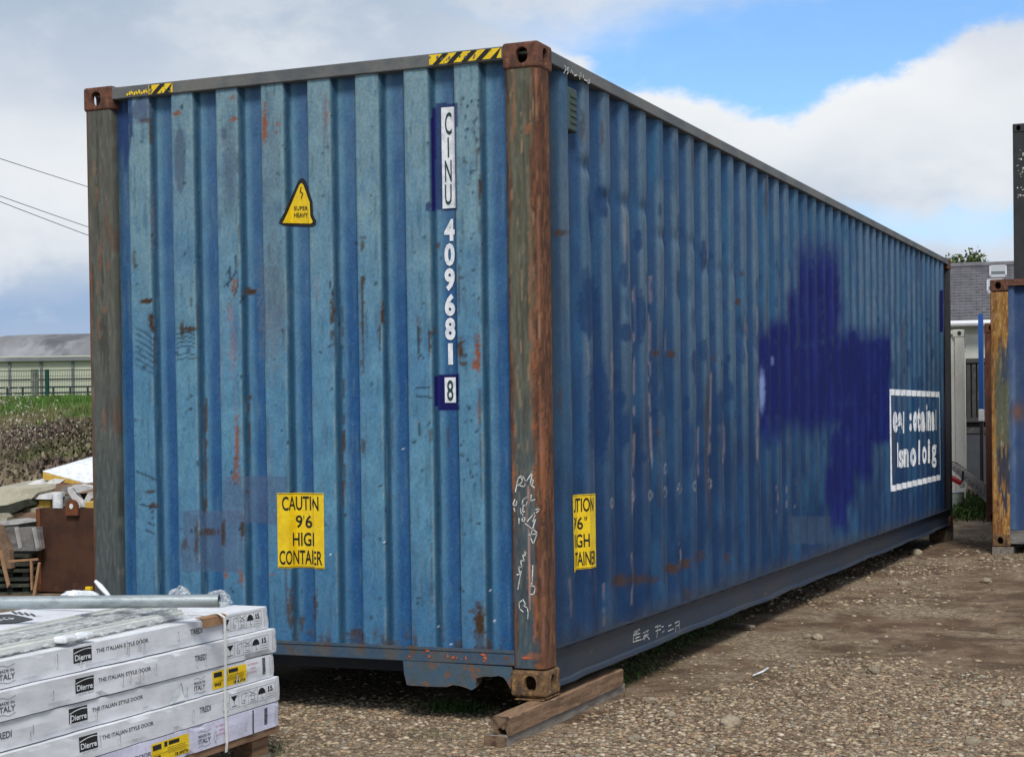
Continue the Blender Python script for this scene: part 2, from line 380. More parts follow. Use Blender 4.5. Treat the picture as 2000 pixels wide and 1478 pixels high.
# ---- end wall profile
e_pts = [(-2.295, .056), (-2.285, .056)]
for k in range(9):
    a = -2.185+.2527*k-(0 if k < 8 else 0)
    if k < 8: e_pts += [(a-.020, .056), (a, .014), (a+.117, .014), (a+.134, .056)]
e_pts += [(-.19, .056), (-.165, .050)]
EX = np.array([p[0] for p in e_pts]); EY = np.array([p[1] for p in e_pts]); EARC = np.concatenate([[0], np.cumsum(np.hypot(np.diff(EX), np.diff(EY)))])
def subdiv(pts, step):
    out = []
    for p, q in zip(pts, pts[1:]):
        n = max(1, int(math.ceil(math.hypot(q[0]-p[0], q[1]-p[1])/step)))
        for i in range(n): out.append((p[0]+(q[0]-p[0])*i/n, p[1]+(q[1]-p[1])*i/n))
    out.append(pts[-1]); return out
def end_disp(co, px, py):
    d = np.zeros_like(co)
    d[:, 1] = (fbm(co[:, 0]*3, co[:, 2]*1.2, 3, 3)-.5)*.010
    for cx, cy, rx, ry, dp in ((540, 620, 22, 60, .016), (455, 650, 14, 70, .014), (285, 660, 16, 60, .012), (828, 670, 12, 40, .012), (365, 660, 16, 30, .010),
                               (470, 510, 10, 40, .010), (660, 700, 10, 90, .008), (735, 640, 14, 60, .010), (930, 690, 10, 40, .010), (300, 980, 12, 50, .008), (590, 700, 14, 60, .008)):
        d[:, 1] += dp*np.exp(-((px-cx)/rx)**2-((py-cy)/ry)**2)
    return d
def end_col(co, px, py, A):
    z = co[:, 2]; dep = (co[:, 1]-.014)/.042; n = len(z)
    f1 = fbm(px*.02, py*.012, 11, 4); f2 = fbm(px*.09, py*.03, 12, 4); f3 = fbm(px*.35, py*.25, 13, 3)
    hz = np.clip((z-.2)/2.6, 0, 1)
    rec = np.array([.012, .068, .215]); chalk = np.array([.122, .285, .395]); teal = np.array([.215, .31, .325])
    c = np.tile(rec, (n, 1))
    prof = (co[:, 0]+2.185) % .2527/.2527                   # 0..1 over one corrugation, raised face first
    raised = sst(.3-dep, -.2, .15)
    halo = sst(prof, .53, .57)*(1-sst(prof, .58, .74))      # lighter band on the left part of each recess
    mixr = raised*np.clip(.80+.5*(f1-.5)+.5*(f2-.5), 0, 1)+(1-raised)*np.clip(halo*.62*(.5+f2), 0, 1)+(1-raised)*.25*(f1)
    c = lerp(c, chalk, mixr)  # chalky wear on raised faces, contrast partly standing in for recess shade
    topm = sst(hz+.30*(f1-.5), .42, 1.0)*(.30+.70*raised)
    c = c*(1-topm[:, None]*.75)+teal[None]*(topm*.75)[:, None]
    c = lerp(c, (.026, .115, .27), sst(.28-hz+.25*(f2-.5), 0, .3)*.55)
    c = lerp(c, (.045, .21, .40), sst(f3, .52, .8)*.28)
    c = lerp(c, (.03, .12, .24), sst(f2, .52, .75)*.35)
    # right flanks darkened in the pigment to stand for their shade
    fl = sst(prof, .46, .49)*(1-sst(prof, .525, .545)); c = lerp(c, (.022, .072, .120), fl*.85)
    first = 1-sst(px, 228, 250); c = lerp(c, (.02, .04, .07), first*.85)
    # dark blue touched-up recess top left, grey stains
    c = lerp(c, (.022, .05, .15), ((px > 222) & (px < 258))*(1-sst(py+25*np.sin(px*.35), 290, 330))*.9)
    c = lerp(c, (.085, .13, .19), (blob(px, py, 352, 312, 11, 66, 4, .12, .12)+.8*blob(px, py, 448, 330, 13, 90, 5, .5, .4)+.9*blob(px, py, 436, 260, 5, 12, 6, .3, .2))*.9)
    c = lerp(c, (.115, .165, .21), (blob(px, py, 533, 600, 26, 120, 7, .5, .5)+blob(px, py, 530, 330, 16, 150, 9, .5, .6)*.6)*.75)
    c = lerp(c, (.08, .115, .19), blob(px, py, 278, 215, 20, 26, 10, .2, .2)*.9)
    for x0, x1, y0, y1 in ((356, 476, 997, 1116), (437, 563, 930, 1022)):
        m = ((px > x0) & (px < x1) & (py > y0) & (py < y1))*1.0; c = lerp(c, (.085, .125, .215), m*.62)
    # whitened edge of every raised face
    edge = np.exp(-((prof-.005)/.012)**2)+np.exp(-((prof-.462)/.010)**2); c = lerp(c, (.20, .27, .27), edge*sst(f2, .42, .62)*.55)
    # vertical run-off streaks
    st = sst(fbm(px*.55, py*.012, 40, 3), .60, .78)*raised; c = lerp(c, (.055, .12, .17), st*.5)
    st2 = sst(fbm(px*.40, py*.010, 41, 3), .62, .80); c = lerp(c, (.14, .24, .29), st2*.30)
    rough = .1+.5*mixr
    r = np.zeros(n); o = np.zeros(n); p = np.zeros(n); d = np.zeros(n)
    def R(x, y, a, b, k=1., **q): return blob(px, py, x, y, a, b, int(x+y), **q)*k
    for x, y, a, b, k in ((287, 588, 11, 4, 1), (295, 628, 6, 18, 1), (366, 643, 16, 5, .9), (354, 640, 4, 15, .8), (374, 588, 2.5, 9, .6), (490, 570, 11, 5, 1), (485, 565, 5, 5, .8),
                          (487, 777, 4, 5, .9), (293, 960, 12, 3, .8), (297, 987, 10, 5, .9), (407, 1040, 18, 7, .8), (384, 1055, 4, 36, .7), (437, 1040, 4, 24, .8), (473, 1038, 4, 20, .9),
                          (362, 1060, 6, 12, .6), (263, 510, 3, 20, .6), (649, 610, 4, 30, .9), (649, 655, 3, 20, .7), (708, 600, 3.4, 62, .95), (708, 690, 2.5, 40, .6), (746, 612, 4, 24, .95), (741, 660, 2.5, 22, .8),
                          (709, 464, 7, 3, .6), (707, 480, 4, 9, .7), (709, 870, 4, 12, .7), (838, 660, 3.4, 28, .85), (818, 655, 3, 34, .6), (900, 684, 6, 20, .95), (905, 710, 6, 4, .8), (937, 370, 3, 28, .9), (937, 440, 2, 20, .5),
                          (931, 310, 2.5, 22, .5), (939, 485, 2.5, 12, .8), (936, 1208, 11, 30, 1), (922, 1193, 9, 4, .7), (937, 1240, 9, 20, .6), (698, 1236, 15, 8, .75), (699, 1246, 15, 10, .6), (568, 1190, 6, 40, .75), (616, 1180, 5, 24, .7), (590, 1215, 5, 14, .7),
                          (842, 850, 3, 12, .6), (849, 645, 2.5, 10, .8), (855, 480, 3, 5, .7), (876, 850, 2, 22, .6), (295, 258, 4, 22, .7), (285, 236, 14, 4, .6), (676, 1005, 3, 5, .8), (484, 960, 3, 3, .7)):
        r = np.maximum(r, R(x, y, a, b, k, amp=.75))
    for x, y0, y1, wd, k in ((401, 780, 998, 3.2, .85), (486, 790, 900, 2.2, .85), (671, 740, 830, 1.6, .7), (671, 840, 985, 2.6, .9), (668, 600, 700, 1.5, .5), (843, 1060, 1200, 1.8, .5), (301, 640, 760, 2.0, .6), (384, 590, 700, 1.5, .5),
                             (464, 300, 520, 1.6, .4), (558, 1080, 1200, 2, .5), (938, 760, 1000, 1.6, .5), (711, 880, 1050, 1.3, .4), (936, 250, 300, 2, .6), (765, 780, 1000, 1.4, .4), (896, 520, 640, 1.5, .5)):
        r = np.maximum(r, stroke(px, py, [(x, y0), (x+1, (y0+y1)/2), (x, y1)], wd*(.6+.8*fbm(px*.2, py*.05, 9, 2)))*k*sst(fbm(px*.2, py*.06, 21, 2), .25, .5))
    for x, y, a, b, k in ((517, 240, 4, 32, 1), (517, 262, 4, 14, 1), (541, 243, 3, 4, .8), (539, 258, 3, 3, .8), (346, 222, 6, 5, .9), (455, 190, 5, 7, .7), (456, 234, 6, 5, .8), (932, 692, 5, 34, 1), (931, 712, 8, 12, 1),
                          (463, 860, 3.4, 46, .95), (462, 905, 5, 16, .9), (462, 930, 7, 10, .8), (456, 560, 4, 14, .8), (442, 1120, 4, 8, .8), (471, 1130, 5, 12, .8), (468, 1118, 4, 5, .8), (533, 1122, 6, 3, .6), (636, 215, 3.5, 34, .6), (935, 800, 2.5, 30, .5)):
        o = np.maximum(o, R(x, y, a, b, k, amp=.9, f=.3))
    for x, y, a, b, k in ((453, 680, 7, 40, .8), (460, 790, 2.2, 90, .5), (431, 720, 2.2, 80, .45), (447, 612, 5, 24, .9), (620, 565, 4, 20, .6), (613, 620, 2, 20, .5), (815, 826, 6, 4, .6), (300, 430, 3, 60, .5), (636, 250, 4, 30, .4), (529, 860, 3, 30, .4), (520, 630, 2, 30, .5), (553, 610, 2, 22, .5), (527, 900, 2.5, 40, .4)):
        p = np.maximum(p, R(x, y, a, b, k, amp=1.0, f=.35))
    for i in range(7):                                       # slanting scrape marks
        d = np.maximum(d, stroke(px, py, [(266, 640+i*12), (282, 650+i*12), (299, 664+i*11)], 1.5)*(.8 if i < 6 else .6))
    for i in range(6): d = np.maximum(d, stroke(px, py, [(346, 652+i*9+(i > 3)*6), (362, 648+i*9+(i > 3)*6), (380, 654+i*8+(i > 3)*6)], 1.3)*.75)
    for q in ([(443, 535), (450, 520), (446, 560)], [(460, 500), (463, 560), (458, 575)], [(438, 560), (452, 545), (461, 530)], [(815, 640), (818, 690), (826, 700)], [(812, 758), (838, 756)], [(814, 773), (842, 776)],
              [(643, 548), (650, 575)], [(265, 920), (290, 930), (303, 938)], [(275, 985), (302, 992)], [(288, 1020), (301, 1026)], [(285, 1035), (300, 1042)], [(819, 826), (820, 850)], [(1.0, 1.0), (2.0, 2.0)]):
        d = np.maximum(d, stroke(px, py, q, 1.7)*.8)
    rs = np.random.RandomState(5)
    for i in range(240):
        k = rs.randint(8); x = 263+k*90.6+rs.rand()*38 if rs.rand() < .8 else 240+rs.rand()*740
        if rs.rand() < .3: k = 7; x = 898+rs.rand()*38
        y = rs.rand()**1.3*1050+190; a = rs.rand()*2.0+.9
        s = (np.abs(px-x) < 12) & (np.abs(py-y) < 12)
        if s.any(): d[s] = np.maximum(d[s], blob(px[s], py[s], x, y, a*1.1, a*(1+rs.rand()), i, .3, .5, .4)*(.45+.4*rs.rand()))
    # bottom edge muck
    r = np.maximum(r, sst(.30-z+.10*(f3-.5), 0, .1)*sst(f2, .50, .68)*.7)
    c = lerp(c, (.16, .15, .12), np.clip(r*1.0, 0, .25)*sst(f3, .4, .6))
    c = lerp(c, PK, p*.62); c = lerp(c, OR, o*.95); c = lerp(c, RU, r); c = lerp(c, DK, d)
    # navy over-painting round the number plates
    nv = ((px > 842) & (px < 850.5) & (py > 211+2*np.sin(py)) & (py < 413))*1.0+((px > 850) & (px < 860) & (py > 208) & (py < 408))*.65
    nv = np.maximum(nv, ((px > 853) & (px < 892) & (py > 202) & (py < 411))*.75)
    nv = np.maximum(nv, blob(px, py, 836, 404, 5, 10, 3, .2, .2)*.8)
    nv = np.maximum(nv, ((px > 849) & (px < 856) & (py > 734) & (py < 793))*1.0)
    q = np.maximum(np.abs(px-875.5)/20.5, np.abs(py-766)/35.5)+.04*(fbm(px*.2, py*.2, 5, 2)-.5); nv = np.maximum(nv, 1-sst(q, .97, 1.01))
    c = lerp(c, NV, nv)
    for x, y in ((882, 1258), (858, 1223), (958, 1152), (966, 1212), (751, 1058), (786, 876), (567, 1085), (645, 1082)):
        s = np.hypot(px-x, py-y) < 5; c[s] = lerp(c[s], (.7, .75, .8), (1-sst(np.hypot(px[s]-x, py[s]-y), 1.2, 2.4))*.9)
    rough = np.clip(rough*(1-nv)+r+o+p, 0, 1); return rgba(np.clip(c, 0, 1), rough)
def fuse(*a): return a
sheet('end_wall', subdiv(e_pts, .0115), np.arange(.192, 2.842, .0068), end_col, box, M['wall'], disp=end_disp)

# ---- side wall profile (Y along, x depth)
E0, PIT = .385, .2735
s_pts = [(.150, -.052), (.235, -.052), (.315, -.014), (.385, -.014)]
k = 0
while True:
    e = E0+PIT*k
    if e+.136 > L-.19: break
    s_pts += [(e+.067, -.052), (e+.136, -.052)]
    if e+PIT < L-.17: s_pts += [(e+.2035, -.014), (e+PIT, -.014)]
    else: break
    k += 1
s_pts += [(L-.15, s_pts[-1][1])]
SY = np.array([p[0] for p in s_pts]); SX = np.array([p[1] for p in s_pts]); SARC = np.concatenate([[0], np.cumsum(np.hypot(np.diff(SY), np.diff(SX)))])
def side_disp(co, px, py):
    d = np.zeros_like(co); y, z = co[:, 1], co[:, 2]
    d[:, 0] = -(fbm(y*1.1, z*1.3, 6, 3)-.5)*.012+(fbm(y*6, z*3, 16, 2)-.5)*.005
    # crumpled edges under the top rail
    prof = (y-.315) % PIT/PIT; ed = np.exp(-((prof-.18)/.13)**2)
    for i in range(1, 11):
        zc = 2.42-.035*i+.05*math.sin(i*2.1); yc = E0+PIT*(i+.0)-.03
        d[:, 0] -= .017*np.exp(-((z-zc)/.04)**2-((y-yc)/.07)**2)*(1.1-.07*i)
    for yc, zc, ry, rz, dp in ((.2, 2.05, .06, .04, .014), (.33, 1.7, .05, .3, .012), (1.7, 1.5, .25, .3, .016), (2.6, 1.0, .3, .25, .012), (3.3, 1.75, .1, .08, .02), (.7, 2.2, .06, .1, .016), (1.3, .95, .1, .1, .012), (5.2, .40, .3, .25, .03), (7.6, 1.9, .06, .05, .03)):
        d[:, 0] -= dp*np.exp(-((y-yc)/ry)**2-((z-zc)/rz)**2)
    return d
def side_col(co, px, py, A):
    y, z = co[:, 1], co[:, 2]; n = len(z); dep = (-.014-co[:, 0])/.038
    f1 = fbm(y*1.3, z*1.1, 51, 4); f2 = fbm(y*6, z*3, 52, 4); f3 = fbm(y*30, z*22, 53, 3); sh = vn(np.floor(y/(PIT*4))*3.7+.5, np.zeros(n)+.5, 60)
    hz = np.clip((z-.2)/2.6, 0, 1)
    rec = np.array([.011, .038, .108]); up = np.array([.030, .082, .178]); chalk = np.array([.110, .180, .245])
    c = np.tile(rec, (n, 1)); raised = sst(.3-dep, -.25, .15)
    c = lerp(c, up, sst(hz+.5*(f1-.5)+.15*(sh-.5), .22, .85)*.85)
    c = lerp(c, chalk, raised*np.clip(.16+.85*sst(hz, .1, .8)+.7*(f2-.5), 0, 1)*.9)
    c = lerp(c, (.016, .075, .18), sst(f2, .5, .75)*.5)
    c = lerp(c, (.030, .115, .225), sst(fbm(y*3, z*1.5, 57, 4), .52, .70)*.45)
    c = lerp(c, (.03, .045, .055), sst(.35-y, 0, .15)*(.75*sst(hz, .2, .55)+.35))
    # dark damp blotches
    rs = np.random.RandomState(9); d = np.zeros(n)
    for i in range(230):
        yy = .6+rs.rand()**.9*10; zz = 1.0+rs.rand()*1.4-(.02*yy); a = rs.rand()**2*.055+.016; b = a*(1.0+rs.rand()*.9)
        s = (np.abs(y-yy) < a*2.2) & (np.abs(z-zz) < b*2.2)
        if s.any(): d[s] = np.maximum(d[s], blob(y[s], z[s], yy, zz, a, b, i, .18, .25, 20)*(.35+.4*rs.rand()))
    for x, yy, a, b in ((1250, 620, 13, 50), (1220, 650, 12, 20), (1209, 780, 11, 18), (1217, 840, 13, 36), (1341, 787, 7, 14), (1246, 470, 9, 20), (1422, 700, 5, 9), (1375, 500, 6, 34), (1150, 600, 20, 60), (1170, 800, 20, 100)):
        d = np.maximum(d, blob(px, py, x, yy, a, b, int(x), .15, .25)*.75)
    c = lerp(c, (.008, .038, .125), d)
    # rubbed streaks on the proud faces and leading edges
    prof = (y-.315) % PIT/PIT; kk = np.floor((y-.315)/PIT)
    ed = np.exp(-((prof-.245)/.035)**2)+.6*np.exp(-((prof-.02)/.03)**2)
    on = sst(vn(kk*1.7+.3, z*2.2, 71), .38, .62)*sst(fbm(y*40, z*5, 72, 3), .35, .6)
    c = lerp(c, (.26, .20, .19), ed*on*.38*sst(hz, -.05, .2))
    for x, y0, y1, wd, k in ((1236, 560, 1000, 3.5, .8), (1270, 540, 900, 3.4, .85), (1272, 880, 945, 2, .9), (1148, 670, 730, 2, .6), (1301, 560, 700, 1.6, .5), (1365, 820, 940, 2, .6), (1387, 700, 920, 2.6, .75), (1479, 600, 920, 2.4, .8),
                             (1178, 1140, 1220, 1.8, .6), (1193, 690, 760, 3, .6), (1413, 800, 920, 1.6, .6), (1457, 590, 760, 2, .6), (1219, 400, 520, 2, .7), (1221, 330, 480, 1.5, .5), (1233, 1080, 1180, 2.6, .6), (1328, 1060, 1110, 2, .8), (1517, 950, 1000, 1.8, .6), (1536, 950, 990, 1.5, .6), (1553, 935, 990, 1.5, .6), (1112, 1130, 1220, 3, .4)):
        s = np.abs(px-x) < 14
        c[s] = lerp(c[s], (.30, .25, .25), stroke(px[s], py[s], [(x, y0), (x+2, (y0+y1)/2), (x, y1)], wd*.75)*k*.72*sst(fbm(px[s]*.3, py[s]*.05, 33, 2), .3, .55))
    for i, (x, yy) in enumerate(((1194, 982), (1236, 970), (1270, 967), (1300, 960), (1328, 953), (1358, 949), (1388, 944), (1300, 915))):
        s = np.hypot(px-x, py-yy) < 22
        q = np.hypot((px[s]-x)/3, (py[s]-yy)/9); c[s] = lerp(c[s], (.42, .42, .40), np.exp(-((q-.9)/.3)**2)*.5*sst(fbm(px[s]*.3, py[s]*.2, i, 2), .25, .5))
    r = np.zeros(n)
    for x, yy, a, b, k in ((1285, 690, 5, 6, .9), (1312, 691, 6, 7, .9), (1441, 589, 5, 6, .9), (1395, 700, 3, 7, .6), (1094, 455, 12, 6, .8), (1245, 1130, 30, 9, .7), (1210, 1135, 14, 12, .8), (1312, 1110, 14, 9, .9), (1340, 1100, 12, 8, .9),
                           (1367, 1085, 10, 10, .5), (1420, 1090, 6, 10, .6), (1342, 1160, 6, 10, .6), (1096, 780, 4, 30, .5), (1450, 535, 5, 4, .7), (1283, 840, 3, 10, .5), (1176, 260, 3, 30, .6), (1137, 250, 4, 30, .6)):
        r = np.maximum(r, blob(px, py, x, yy, a, b, int(x), .5, .8)*k)
    r = np.maximum(r, sst(fbm(y*9, z*1.1, 91, 4), .67, .78)*.55*raised)
    c = lerp(c, RU*1.1, r)
    # grey rectangle wiped clean, navy strip, big sprayed-over area
    c = lerp(c, (.055, .085, .14), ((px > 1541) & (px < 1627) & (py > 1008-.0*px) & (py < 1062))*.55)
    c = lerp(c, NV, ((px > 1834.5) & (px < 1841.5) & (py > 567) & (py < 649))*1.0)
    f4 = 34*(fbm(px*.03, py*.02, 61, 3)-.5); band = 12*(vn(kk*1.3+.5, np.zeros(n)+.5, 62)-.5)
    def rect(x0, x1, y0, y1, sx, sy): return sst(px+f4*.25, x0-sx, x0+sx)*(1-sst(px+f4*.25, x1-sx, x1+sx))*sst(py+f4+band, y0-sy, y0+sy)*(1-sst(py+f4+band, y1-sy, y1+sy))
    sp = np.maximum.reduce([rect(1482, 1738, 652, 832, 4, 34), rect(1556, 1641, 490, 700, 12, 62), rect(1500, 1560, 628, 700, 14, 24), rect(1537, 1560, 560, 700, 9, 50), rect(1640, 1738, 655, 862, 4, 16),
                            rect(1622, 1702, 845, 930, 6, 26), rect(1612, 1668, 900, 985, 7, 22), rect(1622, 1655, 950, 1030, 5, 24), rect(1482, 1530, 800, 850, 4, 40)])
    sp = np.clip(sp*(1.1-.25*sst(f3, .5, .8)), 0, 1)
    c = lerp(c, (.006, .012, .105), sp)
    c = lerp(c, (.014, .026, .19), sp*raised*.55*sst(f2, .35, .6))  # sheen of the ribs painted in as lighter blue
    c = lerp(c, (.20, .28, .52), blob(px, py, 1488, 762, 6, 38, 3, .5, .2)*.9+blob(px, py, 1508, 705, 3, 9, 4, .4, .2)*.45)
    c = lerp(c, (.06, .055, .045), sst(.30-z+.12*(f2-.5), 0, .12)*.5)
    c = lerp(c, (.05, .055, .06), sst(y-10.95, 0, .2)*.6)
    return rgba(np.clip(c, 0, 1), np.clip(.15+.5*raised+r-.6*sp, 0, 1))
side_full = subdiv(s_pts, .016)
side_full = np.array([(x, y) for y, x in side_full])
zs_side = np.arange(.186, 2.842, .0085)
cuts = [0]+[int(np.argmin(np.abs(side_full[:, 1]-(E0+PIT*(4*j+1)+.10)))) for j in range(1, 10)]+[len(side_full)-1]
for a, b in zip(cuts, cuts[1:]):
    # neighbouring sheets butt at a weld seam in the recess
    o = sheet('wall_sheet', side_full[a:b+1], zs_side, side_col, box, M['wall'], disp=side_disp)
    seam = side_full[b]
    if b != cuts[-1]:
        mb = MB(); zz = np.linspace(.19, 2.83, 30)
        dd_ = side_disp(np.array([[seam[0], seam[1], q] for q in zz]), None, None)[:, 0]
        mb.tube([(seam[0]+dd_[i_], seam[1], q) for i_, q in enumerate(zz)], .0030, 5)
        mb.build('weld_seam', M['seam'], o)
# hidden walls, roof, floor
mb = MB(); mb.box((-W+.02, .16, .19), (-W+.05, L-.15, 2.84))
for i in range(40): mb.box((-W+.012, .3+i*.272, .2), (-W+.02, .38+i*.272, 2.83))
mb.build('far_side_wall', M['rail_blue'], box)
for x0, x1 in ((-W+.16, -W/2-.005), (-W/2+.005, -.16)):
    mb = MB(); mb.box((x0, L-.07, .2), (x1, L-.03, 2.82)); mb.build('door', M['rail_blue'], box)
mb = MB()
mb.box((-W+.05, .03, 2.848), (-.05, L-.03, 2.860))
for i in range(54): mb.box((-W+.1, .12+i*.209, 2.860), (-.1, .22+i*.209, 2.872))
mb.build('roof', M['rail_top'], box)
mb = MB(); mb.box((-W+.05, .06, .165), (-.06, L-.06, .185)); mb.build('floor', M['hole'], box)
for i in range(36):
    mb = MB(); y = .25+i*.31; mb.box((-W+.08, y, .045), (-.08, y+.045, .16)); mb.build('cross_member', M['rail_blue'], box)
# ---- rails
def wavy_rail(name, mat, y0, y1, prof, amp=0.0, seed=0, steps=120):
    """sweep a closed (x,z) outline along Y with a slightly dented lower lip"""
    mb = MB(); n = len(prof)
    ys = np.linspace(y0, y1, steps); vs = []
    for y in ys:
        for x, z in prof:
            dd = amp*(fbm(np.array([y*1.6]), np.array([.5]), seed, 3)[0]-.5)+amp*.5*(fbm(np.array([y*6]), np.array([2.5]), seed, 2)[0]-.5) if z < .09 else 0
            vs.append((x, y, z+dd))
    fs = [(i*n+k, i*n+(k+1) % n, (i+1)*n+(k+1) % n, (i+1)*n+k) for i in range(steps-1) for k in range(n)]+[tuple(range(n)), tuple(range((steps-1)*n, steps*n))[::-1]]
    mb.add(vs, fs); return mb.build(name, mat, box)
wavy_rail('bottom_side_rail', M['rail_blue'], .140, L-.13, [(-.055, .205), (.0, .205), (.0, .199), (-.022, .192), (-.028, .185), (-.028, .052), (-.022, .043), (.002, .038), (.002, .031), (-.055, .031)], .020, 4)
wavy_rail('top_side_rail', M['rail_top'], .150, L-.14, [(-.06, 2.822), (-.004, 2.822), (0, 2.826), (0, 2.876), (-.006, 2.882), (-.06, 2.882)], 0, 2, 30)
mb = MB(); mb.box((-W, .150, .031), (-W+.055, L-.13, .195)); mb.build('bottom_side_rail', M['rail_blue'], box)
mb = MB(); mb.box((-W, .150, 2.822), (-W+.06, L-.14, 2.882)); mb.build('top_side_rail', M['rail_top'], box)
mb = MB(); mb.rbox((-W+.155, .002, 2.826), (-.155, .060, 2.885), .005); mb.build('top_end_rail', M['rail_top'], box)
mb = MB(); mb.rbox((-W+.152, .004, .134), (-.155, .062, .192), .004); mb.box((-W+.153, .0, .190), (-.154, .010, .203))
mb.build('bottom_end_rail', M['rail_end'], box)
mb = MB(); mb.rbox((-W+.155, L-.06, 2.78), (-.155, L, 2.88), .005); mb.build('top_end_rail', M['rail_top'], box)
mb = MB(); mb.rbox((-W+.155, L-.06, .03), (-.155, L, .18), .005); mb.build('bottom_end_rail', M['rail_end'], box)
# bent lashing plate under the end rail, left of the near casting
pp = [(787, 1289), (789, 1312), (795, 1337), (840, 1340), (873, 1340.6), (885, 1337), (897, 1338), (910, 1342), (921, 1347), (929.6, 1342), (930, 1324), (945, 1320), (959, 1321), (973, 1319), (983, 1322), (990, 1331), (997, 1345), (1000, 1302)]
poly = [(at(x, y, 1, .006)[0], at(x, y, 1, .006)[2]) for x, y in pp]
mb = MB(); mb.prism(poly, .006, .020)
q = [p for p in poly[1:14]]; mb.k = 1
for a, b in zip(q, q[1:]):
    mb.add([(a[0], .004, a[1]), (b[0], .004, b[1]), (b[0], .07, b[1]+.012), (a[0], .07, a[1]+.012)], [(0, 1, 2, 3)])
mb.build('lashing_plate', [M['plate'], M['rust_y']], box)
mb = MB(); mb.prism([(-W-poly_x, z) for poly_x, z in poly], .006, .020); mb.build('lashing_plate', M['plate'], box)

# ---- corner posts
def post_path(r=.022):
    p = [(-.158, .055), (-.160, .010), (-.150, .003)]
    p += [(-.158+i*.0085+.006, .003) for i in range(1, 16)]
    p += [(-.022, .003), (-.012, .006), (-.005, .012), (-.002, .022)]
    p += [(-.002, .022+i*.0085) for i in range(1, 13)]+[(-.006, .132), (-.05, .135)]
    return p
def post_col_near(co, px, py, A):
    x, y, z = co.T; n = len(z); side = sst(y+x*.3, .004, .016)
    st = fbm(x*60+y*50, z*3.6, 5, 5); sf = fbm(x*130+y*110, z*16, 6, 4); bl = fbm(x*22+y*18, z*9, 7, 4)
    hz = np.clip(z/2.8, 0, 1)
    base = np.tile(np.array([.105, .105, .070]), (n, 1)); base = lerp(base, (.055, .085, .105), 1-sst(hz, .22, .60))
    base = lerp(base, (.15, .15, .115), sst(sf, .5, .72)*.6); base = lerp(base, (.045, .045, .035), sst(st, .52, .75)*.7)
    f = (x+.16)/.16
    edge = sst(f+.35*(st-.5)+.22*(bl-.5), .66, .84)+sst(.16-f+.25*(st-.5), 0, .10)*.75
    edge = np.clip(edge+side, 0, 1)
    c = lerp(base, (.135, .058, .032), edge)
    c = lerp(c, (.07, .034, .024), edge*sst(fbm(x*45+y*40, z*20, 18, 4), .46, .60)*.8)
    c = lerp(c, (.27, .12, .05), edge*sst(sf, .56, .72)*.6)
    c = lerp(c, (.30, .20, .12), (1-side)*sst(fbm(x*150, z*9, 17, 4), .66, .74)*.8*sst(hz, .15, .5))
    for cx_, cy_, a, b in ((1042, 832, 5, 14), (1043, 935, 5, 26), (1062, 900, 8, 90), (1043, 700, 3, 60), (1045, 1195, 5, 50), (1040, 1281, 20, 6), (1052, 1300, 8, 6), (1005, 838, 3, 10), (1030, 250, 6, 10), (1003, 210, 3, 60), (1036, 600, 3, 150), (1003, 930, 5, 20), (1035, 1130, 5, 26)):
        c = lerp(c, (.33, .12, .05), blob(px, py, cx_, cy_, a*.8, b, int(cx_), .4, .9, .25)*.7)
    c = lerp(c, (.50, .28, .22), stroke(px, py, [(1031, 950), (1030, 1000), (1033, 1080), (1035, 1160), (1036, 1190)], 1.5)*.8)
    c = lerp(c, (.28, .14, .10), np.exp(-((x+.012)/.006)**2)*(1-side)*.6*sst(st, .4, .6))
    return rgba(np.clip(c, 0, 1), np.clip(.3+edge, 0, 1))
def post_col_left(co, px, py, A):
    x, y, z = co.T; n = len(z); st = fbm(x*55, z*3.6, 25, 5); sf = fbm(x*130, z*16, 26, 4); hz = np.clip(z/2.8, 0, 1); bl = fbm(x*14, z*4, 27, 4)
    c = np.tile(np.array([.100, .102, .082]), (n, 1)); c = lerp(c, (.070, .088, .088), 1-sst(hz, .2, .7)); c = lerp(c, (.045, .045, .036), sst(st, .5, .72)*.75)
    c = lerp(c, (.15, .155, .13), sst(sf, .54, .7)*.5)
    f = (x+W+.0)/.16; ed = sst(.16-f+.3*(st-.5), 0, .12); c = lerp(c, (.22, .085, .04), ed*.85)
    c = lerp(c, (.12, .06, .035), sst(bl, .62, .74)*.5)
    for cx_, cy_, a, b in ((188, 380, 4, 30), (196, 500, 4, 50), (193, 640, 3, 30), (203, 820, 4, 30), (180, 780, 4, 26), (212, 520, 5, 12), (186, 330, 3, 22), (206, 605, 6, 8), (190, 560, 3, 16), (180, 900, 3, 30)):
        c = lerp(c, (.26, .11, .06), blob(px, py, cx_, cy_, a*.7, b*.7, int(cy_), .4, .9, .25)*.55)
    return rgba(np.clip(c, 0, 1), np.clip(.4+ed, 0, 1))
def post_col_dark(co, px, py, A):
    x, y, z = co.T; n = len(z); st = fbm(y*40, z*2, 35, 4)
    c = np.tile(np.array([.035, .035, .04]), (n, 1)); c = lerp(c, (.12, .06, .035), sst(st+.3*(co[:, 1] > L-.03), .55, .75)*.8)
    return rgba(c, np.ones(n)*.6)
pz = np.arange(.126, 2.784, .009); pp0 = post_path()
sheet('corner_post', pp0, pz, post_col_near, box, M['post'], smooth=False)
sheet('corner_post', [(-W-x, y) for x, y in pp0], pz, post_col_left, box, M['post'], flip=True)
sheet('corner_post', [(x, L-y) for x, y in pp0], pz[::2], post_col_dark, box, M['post'], flip=True)
sheet('corner_post', [(-W-x, L-y) for x, y in pp0], pz[::3], post_col_dark, box, M['post'])

